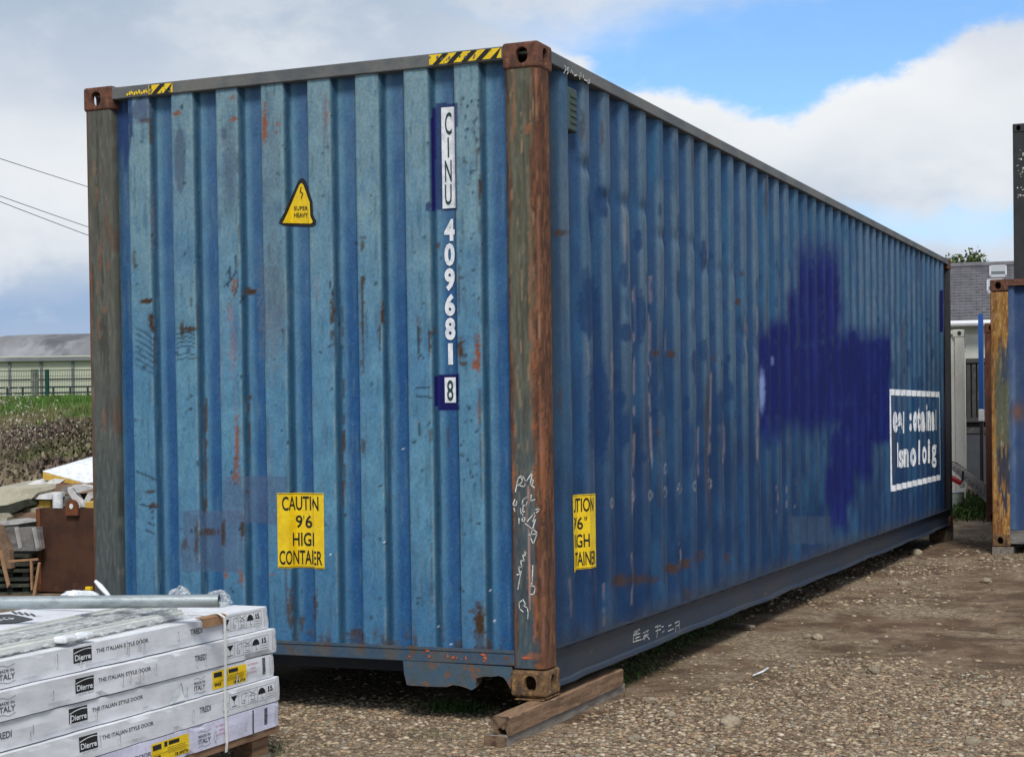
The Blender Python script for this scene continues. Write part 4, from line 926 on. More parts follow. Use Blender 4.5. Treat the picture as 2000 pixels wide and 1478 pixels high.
# ================================================================== CARTON STACK
def stack():
    X1, Y1 = -.800, -.917; Wd, Ln = .93, 2.16; pr = 0.0
    dz = [(0.000, .099), (.101, .198), (.200, .296), (.298, .394), (.396, .487)]
    offs = [(.006, .0, 0), (.004, .006, .002), (-.010, -.012, -.002), (-.006, .004, .002), (-.028, -.020, .0)]
    # pallet
    pal = empty('wooden_pallet', (X1-Wd/2, Y1-Ln/2, GZ)); tag(pal, 'wooden pallet of brown boards under the stack of white door cartons', 'pallet')
    def P(x, y, z): return (x-(X1-Wd/2), y-(Y1-Ln/2), z-GZ)
    mb = MB(); mb.box(P(X1-Wd, Y1-Ln, -.030), P(X1+.0, Y1+.0, -.002)); mb.build('deck_board', M['wood'], pal)
    for yy in (Y1-.16, Y1-Ln/2-.06, Y1-Ln+.04):
        for xx in (X1-Wd+.02, X1-Wd/2-.05, X1-.13):
            mb = MB(); mb.box(P(xx, yy, -.112), P(xx+.10, yy+.12, -.031)); mb.build('block', M['wood'], pal)
    for xx in (X1-Wd+.02, X1-Wd/2-.05, X1-.13):
        mb = MB(); mb.box(P(xx, Y1-Ln, GZ+.001), P(xx+.1, Y1-.02, -.113)); mb.build('skid_board', M['wood_grey'], pal)
    ORD = ['bottom', 'second from the bottom', 'middle', 'second from the top', 'top']
    L_ = ['bottom door carton of the stack, with a pale lilac side and a yellow label',
          'white door carton second from the bottom, with torn side and handling symbols',
          'middle white door carton of the stack, with a yellow label and a triangular tear',
          'white door carton second from the top, with handling symbols beside the strap',
          'top white door carton, carrying the steel pipe and wrapped profiles']
    for i in range(5):
        z0, z1 = dz[i]; ox, oy, rz = offs[i]
        e = empty('door_carton', (X1+ox, Y1+oy, z0), rz); tag(e, L_[i], 'carton', 'white door cartons stacked on a pallet')
        h = z1-z0; mat = M['carton_lilac'] if i == 0 else M['carton']
        # body: grid box with soft bulges
        bm = bmesh.new(); bmesh.ops.create_cube(bm, size=1)
        for v in bm.verts: v.co = Vector((-Wd/2+v.co.x*Wd, -Ln/2+v.co.y*Ln, h/2+v.co.z*h))
        bmesh.ops.subdivide_edges(bm, edges=[q for q in bm.edges if abs(q.verts[0].co.y-q.verts[1].co.y) > .5], cuts=60)
        bmesh.ops.subdivide_edges(bm, edges=[q for q in bm.edges if abs(q.verts[0].co.z-q.verts[1].co.z) > .05], cuts=4)
        bmesh.ops.subdivide_edges(bm, edges=[q for q in bm.edges if abs(q.verts[0].co.x-q.verts[1].co.x) > .5], cuts=10)
        for v in bm.verts:
            a, b_, c_ = v.co; t = math.sin(math.pi*c_/h)
            n_ = fbm(np.array([b_*3.3+i*7]), np.array([c_*9+i]), i, 3)[0]-.5; n2_ = fbm(np.array([b_*2.1+i*3]), np.array([1.7]), i+9, 3)[0]-.5
            if a > -.01: v.co.x += n_*.010*(.3+t)-.006*max(0, fbm(np.array([b_*14+i*3]), np.array([c_*30]), i+4, 2)[0]-.6)*(1 if min(c_, h-c_) < .004 else 0)*5
            if c_ > h-.001: v.co.z += n2_*.006-(.003 if (a > -.001 or b_ > -.001) else 0)
            if b_ > -.001: v.co.y += n_*.012-.002
            if b_ > -.001 and a > -.001: v.co.x -= .006; v.co.y -= .002
        me = bpy.data.meshes.new('carton_body'); bm.to_mesh(me); bm.free(); link('carton_body', me, mat, e)
        def face(off):
            return lambda u, v: (off+float((fbm(np.array([u*3.3+i*7]), np.array([v*9+i]), i, 3)[0]-.5)*.010*(.3+math.sin(math.pi*min(max(v, 0), h)/h))), u, v)
        ycuts = [-Ln+Ln*j/61 for j in range(62)]; vc = [h*j/5 for j in range(1, 5)]
        Z0r = z0
        def U(x, y):       # photo point on this long face -> local u (along Y), v (height)
            p = at(x, y, 0, X1+ox); return p[1]-(Y1+oy), p[2]-Z0r
        def art(name, mat_, draw, off=.0012, par=e):
            g = Flat2(); draw(g); return g.place(name, mat_, par, face(off), [c for c in ycuts], vc)
        # logos: anchored by their left end along the carton
        lx = [None, 153, 135, 147, 143][i]
        def u_at(px_): return U(px_, [1420, 1440, 1404, 1348, 1296][i])[0]
        if lx:
            ua, ub = u_at(lx), u_at(lx+36); v0_, v1_ = .030, .080
            lgo = art('logo_panel', M['black'], lambda g: g.rect(ua, ub, v0_, v1_))
            def dl(g):
                g.text('Dierre', ua+(ub-ua)*.06, ua+(ub-ua)*.93, v0_+.007, v0_+.027, .02)
                g.line([(ua+(ub-ua)*t_, v0_+.033+.010*math.sin(t_*2.2)) for t_ in np.linspace(.02, 1, 9)], .0028)
            art('logo_lettering', M['white'], dl, .0024, lgo)
            art('small_print', M['grey_print'], lambda g: g.text('DOORS FOR LIVING' if False else 'security doors', ua+(ub-ua)*.15, ub, v0_-.009, v0_-.004, .0))
            wa, wb = ub+.02, ub+.02+(ub-ua)*3.0
            wa = u_at(lx+45); wb = u_at(lx+146)
            art('lettering', M['grey_print'], lambda g: g.text('THE ITALIAN STYLE DOOR', wa, wb, .050, .064, .018))
        def waves(g, a_, b_, v_):
            g.line([(a_+(b_-a_)*t_, v_+.0035*math.sin(t_*7.5)) for t_ in np.linspace(0, 1, 12)], .0014)
        def made(xc0, xc1, yr):
            a_ = u_at(xc0); b_ = u_at(xc1)
            def dr(g):
                g.text('MADE IN', a_, b_*.95+a_*.05, .050, .060, .015); g.text('ITALY', a_, b_, .026, .045, .018); waves(g, a_, b_, .070); waves(g, a_, b_, .016)
            art('italy_mark', M['grey_print'], dr)
        def tredi(x0_, x1_): art('lettering', M['grey_print'], lambda g: g.text('TREDI', u_at(x0_), u_at(x1_), .040, .062, .02))
        def icons(x0_, x1_):
            a_ = u_at(x0_); b_ = u_at(x1_); w_ = (b_-a_)/5; t0, t1 = .022, .078
            def dr(g):
                lw = .0016
                g.rect(a_, b_, t0-.001, t0).rect(a_, b_, t1, t1+.001)
                for k_ in range(6): g.rect(a_+w_*k_-.0006, a_+w_*k_+.0006, t0, t1)
                # glass
                g.poly([(a_+w_*.15, t1-.008), (a_+w_*.85, t1-.008), (a_+w_*.55, t0+.028), (a_+w_*.45, t0+.028)]).line([(a_+w_*.5, t0+.03), (a_+w_*.5, t0+.008)], lw).line([(a_+w_*.2, t0+.008), (a_+w_*.8, t0+.008)], lw*1.5)
                # keep upright corner / figure
                q_ = a_+w_; g.line([(q_+w_*.35, t1-.01), (q_+w_*.3, t0+.01), (q_+w_*.6, t0+.01), (q_+w_*.6, t0+.02), (q_+w_*.45, t0+.02)], lw).line([(q_+w_*.45, t1-.01), (q_+w_*.85, t1-.008), (q_+w_*.8, t0+.03)], lw)
                # no hooks
                q_ = a_+2*w_; g.line([(q_+w_*.12, t1-.006), (q_+w_*.88, t0+.03)], lw).line([(q_+w_*.88, t1-.006), (q_+w_*.12, t0+.03)], lw).line([(q_+w_*.3, t0+.03), (q_+w_*.7, t0+.03), (q_+w_*.7, t0+.014), (q_+w_*.3, t0+.014), (q_+w_*.3, t0+.03)], lw).line([(q_+w_*.15, t0+.006), (q_+w_*.85, t0+.006)], lw)
                # umbrella
                q_ = a_+3*w_; g.poly([(q_+w_*(.5+.42*math.cos(t_)), t1-.030+.024*math.sin(t_)) for t_ in np.linspace(0, math.pi, 10)]).line([(q_+w_*.5, t1-.03), (q_+w_*.5, t0+.010), (q_+w_*.62, t0+.006), (q_+w_*.7, t0+.012)], lw)
                # stacking limit
                q_ = a_+4*w_; g.text('1', q_+w_*.22, q_+w_*.36, t1-.027, t1-.008, .02).text('5', q_+w_*.44, q_+w_*.74, t1-.027, t1-.008, .02)
                for yy_ in (.028, .018, .008): g.line([(q_+w_*.12, t0+yy_), (q_+w_*.88, t0+yy_)], lw)
            art('handling_symbols', M['black'], dr)
        def barcode(x0_, x1_, v0_=.02, v1_=.085):
            a_ = u_at(x0_); b_ = u_at(x1_)
            def dr(g):
                rs = random.Random(i); v_ = v0_
                while v_ < v1_:
                    t_ = rs.uniform(.0012, .004); g.rect(a_, b_, v_, v_+t_); v_ += t_+rs.uniform(.0008, .002)
            art('barcode', M['black'], dr)
        def ylabel(x0_, x1_, words):
            a_ = u_at(x0_); b_ = u_at(x1_); wd = b_-a_
            lb = art('yellow_label', M['yellow'], lambda g: g.rect(a_, b_, .012, .082))
            def dr(g):
                g.rect(a_+wd*.03, a_+wd*.26, .058, .076).rect(a_+wd*.34, a_+wd*.42, .060, .078).rect(a_+wd*.46, a_+wd*.74, .062, .076)
                g.text(words[0], a_+wd*.04, a_+wd*.24, .022, .036, .03); g.text(words[1], a_+wd*.62, a_+wd*.97, .015, .028, .03)
                for yy_ in (.052, .046, .040, .034): g.rect(a_+wd*.42, a_+wd*.9, yy_, yy_+.0012)
                g.rect(a_+wd*.03, a_+wd*.97, .0405, .0415)
            art('label_print', M['black'], dr, .0024, lb)
        def pinkl(x0_, x1_):
            a_ = u_at(x0_); b_ = u_at(x1_)
            def dr(g):
                for k_, (s_, e_) in enumerate(((0, 1), (.3, .75), (.1, .9))): g.text(('INTERNO', 'MOD', 'ESTERNO')[k_], a_+(b_-a_)*s_, a_+(b_-a_)*e_, .070-.016*k_, .078-.016*k_, .0)
            art('pink_print', M['pink_print'], dr)
        if i == 4: made(-6, 28, 0); tredi(372, 396); icons(436, 511)
        if i == 3: made(-6, 28, 0); tredi(381, 404); icons(441, 525)
        if i == 2: tredi(-12, 22); made(381, 402, 0); ylabel(416, 481, ('90', '18 ANTA')); pinkl(484, 504); barcode(513, 519)
        if i == 1: tredi(391, 413); icons(449, 537)
        if i == 0: made(387, 411, 0); ylabel(293, 368, ('88', '18 ANTA')); pinkl(421, 442); barcode(517, 523); art('lettering', M['grey_print'], lambda g: g.text('ITALIAN STYLE DOOR', u_at(180), u_at(292), .045, .060, 0))
        # slots, staples and tears in the side
        rs = random.Random(30+i)
        for k_ in range(8):
            u_ = -.10-rs.random()*1.45; a0 = .012+rs.random()*.02; hh_ = rs.uniform(.02, .045); j_ = rs.uniform(-.004, .004)
            art('tear', M['tear'] if rs.random() < .8 else M['card'], lambda g: g.poly([(u_, a0), (u_+.003, a0+.004), (u_+.004+j_, a0+hh_), (u_+.001+j_, a0+hh_+.006), (u_-.002, a0+hh_*.6)]), .0016)
            art('peeled_flap', M['white'], lambda g: g.poly([(u_-.008, a0+.004), (u_-.002, a0+.002), (u_-.003+j_, a0+hh_*.9), (u_-.007+j_, a0+hh_)]), .0046)
        if i == 2: art('torn_triangle', M['white'], lambda g: g.poly([(U(330, 1385)[0], .004), (U(360, 1375)[0], .006), (U(353, 1375)[0], .066), (U(350, 1375)[0], .070)]), .0046); art('tear', M['tear'], lambda g: g.poly([(U(354, 1375)[0], .014), (U(360, 1375)[0], .014), (U(355.5, 1375)[0], .070), (U(352, 1375)[0], .070)]), .0034)
        # end seam of the flap
        art('fold_line', M['grey_print'], lambda g: g.rect(-.042, -.0405, .010, h-.012).rect(-.020, -.0185, .03, h-.02))
        if i == 0: art('side_seam', M['black'], lambda g: g.rect(u_at(493), u_at(495.5), .0, h-.006))
        if i == 4:
            # black print on the lid
            def lid(x, y): p = at(x, y, 2, z1+.001); return (p[0]-e.location.x, p[1]-e.location.y)
            g = Flat2(); g.poly([lid(-60, 1203), lid(20, 1199), (lid(46, 1204)), lid(66, 1209), lid(30, 1216), lid(-60, 1222)]); lp = g.place('lid_print', M['black'], e, lambda a_, b_: (a_, b_, h+.0022))
            g = Flat2(); c0 = lid(2, 1210); g.arc(c0[0], c0[1], .035, .05, 20, 320, .016).line([(c0[0]-.03, c0[1]), (c0[0]+.03, c0[1]+.01)], .014); g.place('lid_lettering', M['white'], lp, lambda a_, b_: (a_, b_, h+.0034))
            g = Flat2()
            for k_ in range(4): p0, p1 = lid(24+k_*12, 1193+k_*1.5), lid(32+k_*12, 1198+k_*1.5); g.line([p0, p1], .010).line([p1, (p1[0]+.02, p1[1]+.01)], .008)
            g.place('lid_lettering', M['grey_print'], e, lambda a_, b_: (a_, b_, h+.0022))
    return X1, Y1, Wd, Ln, .487
SX1, SY1, SWd, SLn, STOP = stack()
# strap with cardboard edge protector
ys = at(437, 1290, 0, SX1)[1]
st_root = empty('packing_strap', (SX1, ys, 0)); tag(st_root, 'white plastic packing strap running down the side of the carton stack', 'strap')
mb = MB(); pts = []
path = [(-SWd-.006, .45), (-SWd-.006, .495), (-.45, .497), (-.05, .499), (.004-.02, .499), (.012, .485), (.014, .40), (.014, .30), (.010, .20), (.013, .10), (.016, .0), (.013, -.035)]
for i, (x, z) in enumerate(path):
    yo = .0 if i < 3 else -.012*i/11; wdt = .0075
    pts.append(((x, yo-wdt, z), (x, yo+wdt, z)))
vs = [p for q in pts for p in q]; vs += [(x-.0012 if z < .49 else x, y, z-.0012 if z >= .49 else z) for x, y, z in vs]; n = len(path)
for i in range(n-1):
    a = 2*i; mb.f.append((a, a+1, a+3, a+2)); mb.f.append((a+2*n, a+2+2*n, a+3+2*n, a+1+2*n)); mb.f.append((a, a+2, a+2+2*n, a+2*n)); mb.f.append((a+1, a+1+2*n, a+3+2*n, a+3))
mb.v = vs; mb.mi = [0]*len(mb.f); mb.build('strap_band', M['strap'], st_root)
mb = MB(); yy0 = at(405, 1200, 0, SX1)[1]; yy1 = at(449, 1200, 0, SX1)[1]
mb.prism([(SX1-.055, .4895), (SX1-.030, .4900), (SX1-.022, .487), (SX1-.020, .455), (SX1-.0165, .455), (SX1-.018, .490), (SX1-.030, .4935), (SX1-.055, .493)], yy0, yy1)
tag(mb.build('edge_protector', M['card']), 'brown cardboard edge protector under the white strap on the top carton', 'edge protector')
# steel pipe across the stack
def pxz(x, y, z): p = at(x, y, 2, z); return Vector(p)
zc = STOP+.085
pe = pxz(428, 1172.5, zc); pl_ = pxz(-20, 1177, zc); dv = (pl_-pe).normalized(); pl_ = pe+dv*2.6
pipe = empty('steel_pipe', pe); tag(pipe, 'grey galvanised scaffold pipe lying across the top of the carton stack', 'pipe')
mb = MB(); n = 32; ro, ri = .0245, .0205; a = dv.cross(Vector((0, 0, 1))).normalized(); b = dv.cross(a)
rings = []
for t, r in ((0, ri), (0, ro), (.6, ro), (1.5, ro), (2.6, ro), (2.6, ri), (.02, ri*.999)):
    rings.append([dv*t+r*(math.cos(2*math.pi*k/n)*a+math.sin(2*math.pi*k/n)*b) for k in range(n)])
vs = [p for r in rings for p in r]; fs = [(i*n+k, i*n+(k+1) % n, ((i+1) % 7)*n+(k+1) % n, ((i+1) % 7)*n+k) for i in range(7) for k in range(n)]
mb.add(vs, fs); mb.build('pipe_body', M['galv'], pipe, smooth=False)
# wrapped profiles along the stack
m, t = newmat('clear_film'); nz = t.noise(t.vscale(t.co, (3, 1, 3)), 22, 8, .65)
t.nt.links.new(t.mix(t.sstep(nz, .35, .65), (.50, .53, .54), (.86, .88, .88)), t.bsdf.inputs['Base Color'])
t.bsdf.inputs['Roughness'].default_value = .22; t.bsdf.inputs['Alpha'].default_value = .55; t.bsdf.inputs['Specular IOR Level'].default_value = .8
t.nt.links.new(t.sstep(nz, .38, .68, .12, .75), t.bsdf.inputs['Alpha']); bump(t, nz, .8, .02); M['film'] = m
prof = empty('wrapped_profiles', (SX1-.2, SY1-.6, STOP)); tag(prof, 'bundle of white plastic profiles wrapped in clear film on the top carton', 'bundle')
O = Vector((SX1-.2, SY1-.6, STOP))
def prail(name, xa, xb, ya, yb, wd, h, mat, zoff=.006):
    mb = MB(); mat_ = Matrix.Translation(Vector((xa, ya, STOP+zoff))-O)@Matrix.Rotation(-math.atan2(xb-xa, yb-ya), 4, 'Z')
    l = math.hypot(xb-xa, yb-ya); mb.rbox((-wd/2, 0, 0), (wd/2, l, h), .004, mat_)
    mb.box((-wd/2+.008, .0, h), (-wd/2+.012, l, h+.006), mat_); mb.box((wd/2-.014, .0, h), (wd/2-.009, l, h+.007), mat_); return mb.build(name, mat, prof)
for k, (x_, w_, h_, m_) in enumerate(((-.072, .042, .022, 'alu'), (-.128, .040, .018, 'galv'), (-.185, .045, .024, 'alu'), (-.245, .05, .016, 'galv'), (-.305, .04, .022, 'alu'))):
    prail('profile_bar', SX1+x_-.0, SX1+x_-.055-.02*k, SY1-SLn+.1, SY1-.50+.08*k, w_, h_, M[m_])
bm = bmesh.new(); nx, ny = 26, 150; g_ = []
for j in range(ny+1):
    row = []
    for i in range(nx+1):
        s_ = i/nx; yv = SY1-SLn+.08+(SLn-.50)*j/ny; xm = SX1-.045-.31*s_-.05*j/ny
        arch = math.sin(math.pi*s_)**.35 if 0 < s_ < 1 else 0
        z = STOP+.004+.030*arch+.024*float(fbm(np.array([s_*9]), np.array([yv*11]), 4, 3)[0]-.35)*arch
        row.append(bm.verts.new(Vector((xm, yv, z))-O))
    g_.append(row)
for j in range(ny):
    for i in range(nx): bm.faces.new((g_[j][i], g_[j][i+1], g_[j+1][i+1], g_[j+1][i]))
me = bpy.data.meshes.new('film_wrap'); bm.to_mesh(me); bm.free(); link('film_wrap', me, M['film'], prof)
# clear end cap hook on the front bar
mb = MB(); c0 = at(116, 1252, 0, SX1-.05); c1 = at(172, 1243, 0, SX1-.05)
mb.rbox((SX1-.078, c0[1], STOP+.012), (SX1-.022, c0[1]+.06, STOP+.034), .007, Matrix.Translation(-O)); mb.rbox((SX1-.070, c0[1]+.055, STOP+.012), (SX1-.03, c1[1], STOP+.026), .006, Matrix.Translation(-O)); mb.rbox((SX1-.078, c1[1]-.04, STOP+.012), (SX1-.022, c1[1], STOP+.034), .007, Matrix.Translation(-O))
mb.build('plastic_bracket', M['white'], prof)
def crumple(name, c, sx, sy, sz, label, cat, seed, mat, parent=None):
    bm = bmesh.new(); bmesh.ops.create_icosphere(bm, subdivisions=4, radius=1)
    for v in bm.verts:
        p = v.co.copy(); n_ = fbm(np.array([p.x*2.5+seed+9]), np.array([p.y*2.5+p.z*3+20]), seed, 4)[0]-.5
        k = 1+n_*.9; v.co = Vector((p.x*sx*k, p.y*sy*k, max(p.z*sz*k, -.002)))
    me = bpy.data.meshes.new(name); bm.to_mesh(me); bm.free(); o = link(name, me, mat, parent); o.location = c
    if label: tag(o, label, cat)
    return o
c = at(420, 1174, 1, SY1-.10); crumple('plastic_wrap', (c[0]+.01, SY1-.10, STOP+.012), .052, .07, .050, 'crumpled clear plastic film bunched at the open end of the pipe', 'plastic wrap', 3, M['film'])
c = at(352, 1175, 1, SY1-.06); crumple('plastic_wrap', (c[0], SY1-.07, STOP+.006), .045, .05, .066, 'small peak of clear film standing up behind the middle of the pipe', 'plastic wrap', 8, M['film'])
c = at(150, 1172, 1, SY1-.02); crumple('paper_sheet', (c[0]+.04, SY1-.05, STOP+.008), .11, .05, .030, 'white crumpled paper showing behind the pipe in front of the rusty skip', 'paper', 5, M['white'])
mb = MB(); p0 = at(215, 1166, 1, SY1-.05); p1 = at(186, 1134, 1, SY1-.05)
a = Vector(p0); b = Vector(p1); s = (b-a); mb.v = []; 
mb.tube([a, a+s*.3+Vector((.006, 0, -.004)), a+s*.7+Vector((.004, 0, -.002)), b], [.007, .009, .011, .007], 6)
tag(mb.build('strap_tail', M['strap']), 'loose white strap end sticking up behind the pipe near the container corner', 'strap')
# ================================================================== LEFT BACKGROUND
def D(px, py, d):            # place at a given distance along the view axis
    r = ray(px, py); return CAM+r*(d/(r@FF))
skip = empty('rusty_skip', tuple(at(73, 1165, 1, 4.3)*np.array([1, 1, 0])+np.array([0, 0, GZ]))); tag(skip, 'rusty brown steel skip with a lifting lug, standing behind the left end of the container', 'skip')
So = Vector(skip.location)
x0 = at(74, 1000, 1, 4.3)[0]; ztop = at(100, 992, 1, 4.3)[2]
mb = MB(); Mi = Matrix.Translation(-So)
mb.box((x0, 4.3, GZ), (x0+1.75, 4.33, ztop), Mi); mb.build('front_plate', M['rust_bin'], skip)
mb = MB(); mb.box((x0, 4.332, GZ), (x0+.03, 5.9, ztop-.002), Mi); mb.box((x0+1.72, 4.332, GZ), (x0+1.75, 5.9, ztop-.002), Mi); mb.box((x0+.031, 5.87, GZ), (x0+1.719, 5.9, ztop-.002), Mi); mb.box((x0+.031, 4.332, GZ), (x0+1.719, 5.868, GZ+.03), Mi)
mb.build('skip_walls', M['rust_bin'], skip)
mb = MB(); mb.rbox((x0-.012, 4.285, GZ), (x0+.03, 4.299, ztop-.004), .004, Mi); mb.build('edge_bar', M['rust_edge'], skip)
lx0 = at(130, 990, 1, 4.28)[0]; lx1 = at(154, 990, 1, 4.28)[0]; lz = at(140, 1006, 1, 4.28)[2]; lt_ = at(140, 975, 1, 4.28)[2]; cxl = (lx0+lx1)/2; rl = (lx1-lx0)/2
pl3 = [(lx0, lz), (lx1, lz)]+[(cxl+rl*math.cos(a), lt_-rl+rl*math.sin(a)) for a in np.linspace(0, math.pi, 12)]
mb = MB(); mb.prism(pl3, 4.265, 4.284); mb.v = [tuple(Mi@Vector(v)) for v in mb.v]; lug = mb.build('lifting_lug', M['rust_edge'], skip)
mb = MB(); mb.prism([(cxl+.018*math.cos(a), lt_-rl*.9+.022*math.sin(a)) for a in np.linspace(0, 2*math.pi, 13)[:-1]], 4.260, 4.2645); mb.v = [tuple(Mi@Vector(v)) for v in mb.v]; mb.build('lug_hole', M['white'], lug)
# debris in and on the skip: each piece a thing
M['foam'] = worn('yellow_foam', (.62, .40, .08), (.55, .33, .05), None, .8, 20)
M['cream'] = worn('cream_board', (.40, .37, .28), (.30, .28, .21), None, .8, 6)
M['brownboard'] = worn('brown_scrap', (.22, .14, .09), (.13, .085, .055), None, .85, 7)
M['dull_white'] = worn('dull_white_scrap', (.62, .61, .60), (.45, .44, .43), None, .6, 12)
M['oldwood'] = worn('weathered_grey_board', (.20, .19, .18), (.12, .115, .11), (.27, .26, .25), .9, 6, (1, 1, 3))
M['mosswood'] = worn('mossy_dark_pallet', (.050, .055, .038), (.028, .030, .020), (.085, .09, .06), .9, 5)
M['palewood'] = worn('pale_batten', (.40, .39, .38), (.30, .29, .28), None, .8, 8)
def slab(name, poly, y, th, mat, label, cat, group=None, tilt=0.0, parent=None, edge=None):
    """outline in photo pixels stood up at plane y, extruded th backwards with a backward lean"""
    p = [at(a, b, 1, y) for a, b in poly]; zb = min(q[2] for q in p); n = len(p)
    f = [(q[0], y+(q[2]-zb)*tilt, q[2]) for q in p]; bk = [(x, yy+th, z+th*.10) for x, yy, z in f]
    mb = MB(); mb.add(f+bk, [tuple(range(n)), tuple(range(n, 2*n))[::-1]]+[(i, i+n, (i+1) % n+n, (i+1) % n) for i in range(n)])
    o = mb.build(name, mat, parent)
    if label: tag(o, label, cat, group)
    return o
pn = empty('insulated_panel', (0, 0, 0)); tag(pn, 'white foam-cored panel with yellow edge sticking out on top of the scrap pile', 'panel')
# a slab lying tilted: white top, yellow front edge
A_ = at(84, 921, 1, 4.75); B_ = at(200, 953, 1, 4.75); A2 = at(84, 935, 1, 4.75); B2 = at(200, 967, 1, 4.75)
tl = at(200, 905, 1, 5.6)
for nm, mt, lo_, hi_ in (('foam_core', 'foam', .0, 1.0), ('skin', 'dull_white', 1.0, 1.12)):
    mb = MB(); 
    def pz_(P, Q, k): return [P[i]+(Q[i]-P[i])*k for i in range(3)]
    f0 = [A2[0], 4.75, A2[2]+(A_[2]-A2[2])*lo_]; f1 = [B2[0], 4.75, B2[2]+(B_[2]-B2[2])*lo_]; g0 = [A2[0], 4.75, A2[2]+(A_[2]-A2[2])*hi_]; g1 = [B2[0], 4.75, B2[2]+(B_[2]-B2[2])*hi_]
    bk = lambda p: [p[0]+.22, 5.7, p[2]+.20]
    bk1 = lambda p: [p[0]+.10, 5.7, p[2]+.34]
    mb.add([f0, f1, g1, g0, bk(f0), bk1(f1), bk1(g1), bk(g0)], [(0, 1, 2, 3), (4, 7, 6, 5), (0, 4, 5, 1), (3, 2, 6, 7), (0, 3, 7, 4), (1, 5, 6, 2)]); mb.build(nm, M[mt if nm != 'skin' else 'white'], pn)
GR = 'scrap boards heaped in and beside the skip'
slab('scrap_board', [(60, 972), (100, 948), (160, 945), (176, 951), (176, 962), (110, 967)], 4.6, .3, M['brownboard'], 'brown scrap board under the white panel on the skip heap', 'board', GR, .8)
slab('scrap_sheet', [(47, 948), (62, 938), (80, 940), (84, 946), (58, 951)], 4.7, .3, M['dull_white'], 'small pale sheet at the left tip of the skip heap', 'sheet', GR, .8)
slab('scrap_sheet', [(84, 944), (100, 935), (124, 936), (112, 946), (90, 948)], 4.72, .2, M['dull_white'], 'curled whitish sheet just under the yellow edge of the panel', 'sheet', GR, .5)
slab('scrap_board', [(78, 960), (84, 948), (112, 944), (150, 950), (120, 955), (112, 963)], 4.66, .3, M['rust'], 'dark brown plank across the top of the skip heap', 'board', GR, .5)
slab('foam_offcut', [(49, 975), (98, 978), (98, 991), (49, 989)], 4.5, .4, M['foam'], 'orange-yellow foam offcut at the left edge of the skip', 'foam block', None, 0)
slab('foam_offcut', [(166, 981), (186, 980), (186, 992), (166, 991)], 4.42, .3, M['foam'], 'yellow foam sliver right of the lifting lug', 'foam block', None, 0)
slab('metal_strip', [(22, 973), (36, 966), (100, 966), (100, 975), (50, 974), (44, 973)], 4.45, .2, M['dull_white'], 'long pale metal strip lying over the foam offcut', 'metal strip', None, .4)
mb = MB(); a = at(108, 964, 1, 4.42); b = at(108, 994, 1, 4.42); mb.tube([(a[0], 4.45, b[2]-.05), (a[0], 4.45, a[2])], .042, 16); tag(mb.build('plastic_tube', M['white']), 'short white plastic tube standing upright in the skip', 'tube')
for q, lb in (([(132, 952), (140, 953), (160, 984), (156, 992), (150, 990), (132, 960)], 'white plastic trim leaning right in the skip behind the lug'), ([(160, 984), (172, 962), (180, 960), (180, 972), (166, 990), (158, 990)], 'white plastic trim leaning left beside the container post'), ([(140, 948), (158, 946), (176, 950), (178, 955), (160, 960), (150, 962)], 'crumpled pinkish-white film on top of the plastic trims')):
    slab('plastic_trim', q, 4.40+.02*len(q), .05, M['dull_white'], lb, 'plastic trim', None, 0)
slab('rubble_bag', [(116, 958), (124, 950), (134, 952), (138, 990), (118, 990), (112, 976)], 4.62, .4, M['oldwood'], 'grey tangle of scrap between the tube and the trims', 'scrap', None, .1)
slab('cream_sheet', [(-40, 956), (56, 954), (60, 962), (52, 975), (0, 989), (-40, 992)], 4.35, .5, M['cream'], 'large cream board sloping at the far left of the scrap heap', 'board', GR, .7)
slab('scrap_board', [(-40, 992), (10, 987), (46, 976), (48, 990), (30, 1000), (-40, 1006)], 4.32, .6, M['mosswood'], 'black board directly under the cream sheet', 'board', GR, 0)
slab('scrap_board', [(18, 1007), (40, 1000), (74, 1004), (74, 1018), (44, 1017), (24, 1014)], 4.36, .6, M['brownboard'], 'dark brown timber left of the skip rim', 'board', GR, 0)
slab('scrap_board', [(40, 1000), (52, 992), (74, 993), (74, 1003)], 4.42, .5, M['cream'], 'pale board end just above the dark brown timber', 'board', GR, 0)
slab('scrap_board', [(-40, 1004), (12, 1003), (15, 1010), (12, 1019), (-40, 1020)], 4.28, .5, M['cream'], 'cream planks stacked at the left edge under the black board', 'board', GR, 0)
slab('scrap_board', [(-40, 1022), (34, 1015), (66, 1018), (30, 1024), (-40, 1028)], 4.24, .5, M['palewood'], 'thin white board over the grey crate', 'board', GR, .3)
# dark heap base so that the boards rest on something
slab('scrap_heap', [(-60, 1028), (74, 1020), (76, 1172), (-60, 1176)], 4.9, .8, M['mosswood'], 'dark mossy heap of old timber behind the crates', 'timber heap', None, .1)
cr = empty('slatted_crate', (0, 0, 0)); tag(cr, 'grey weathered crate with pale battens standing on the green pallets', 'crate')
for k, (a, b) in enumerate(((-40, -2), (10, 31), (33, 62), (64, 76))):
    slab('board', [(a, 1031), (b, 1029-.1*k), (b+6, 1072), (a+8, 1072)], 4.20, .04, M['oldwood'], None, None, None, 0, cr)
for a in (28, 62, -2): slab('batten', [(a, 1030), (a+4, 1029), (a+12, 1070), (a+8, 1071)], 4.17, .025, M['palewood'], None, None, None, 0, cr)
slab('batten', [(-40, 1072), (76, 1071), (76, 1075), (-40, 1076)], 4.17, .06, M['oldwood'], None, None, None, 0, cr)
slab('batten', [(-40, 1024), (-2, 1026), (18, 1074), (22, 1110), (10, 1110), (-6, 1060), (-40, 1050)], 4.12, .05, M['brownboard'], None, None, None, 0, cr)
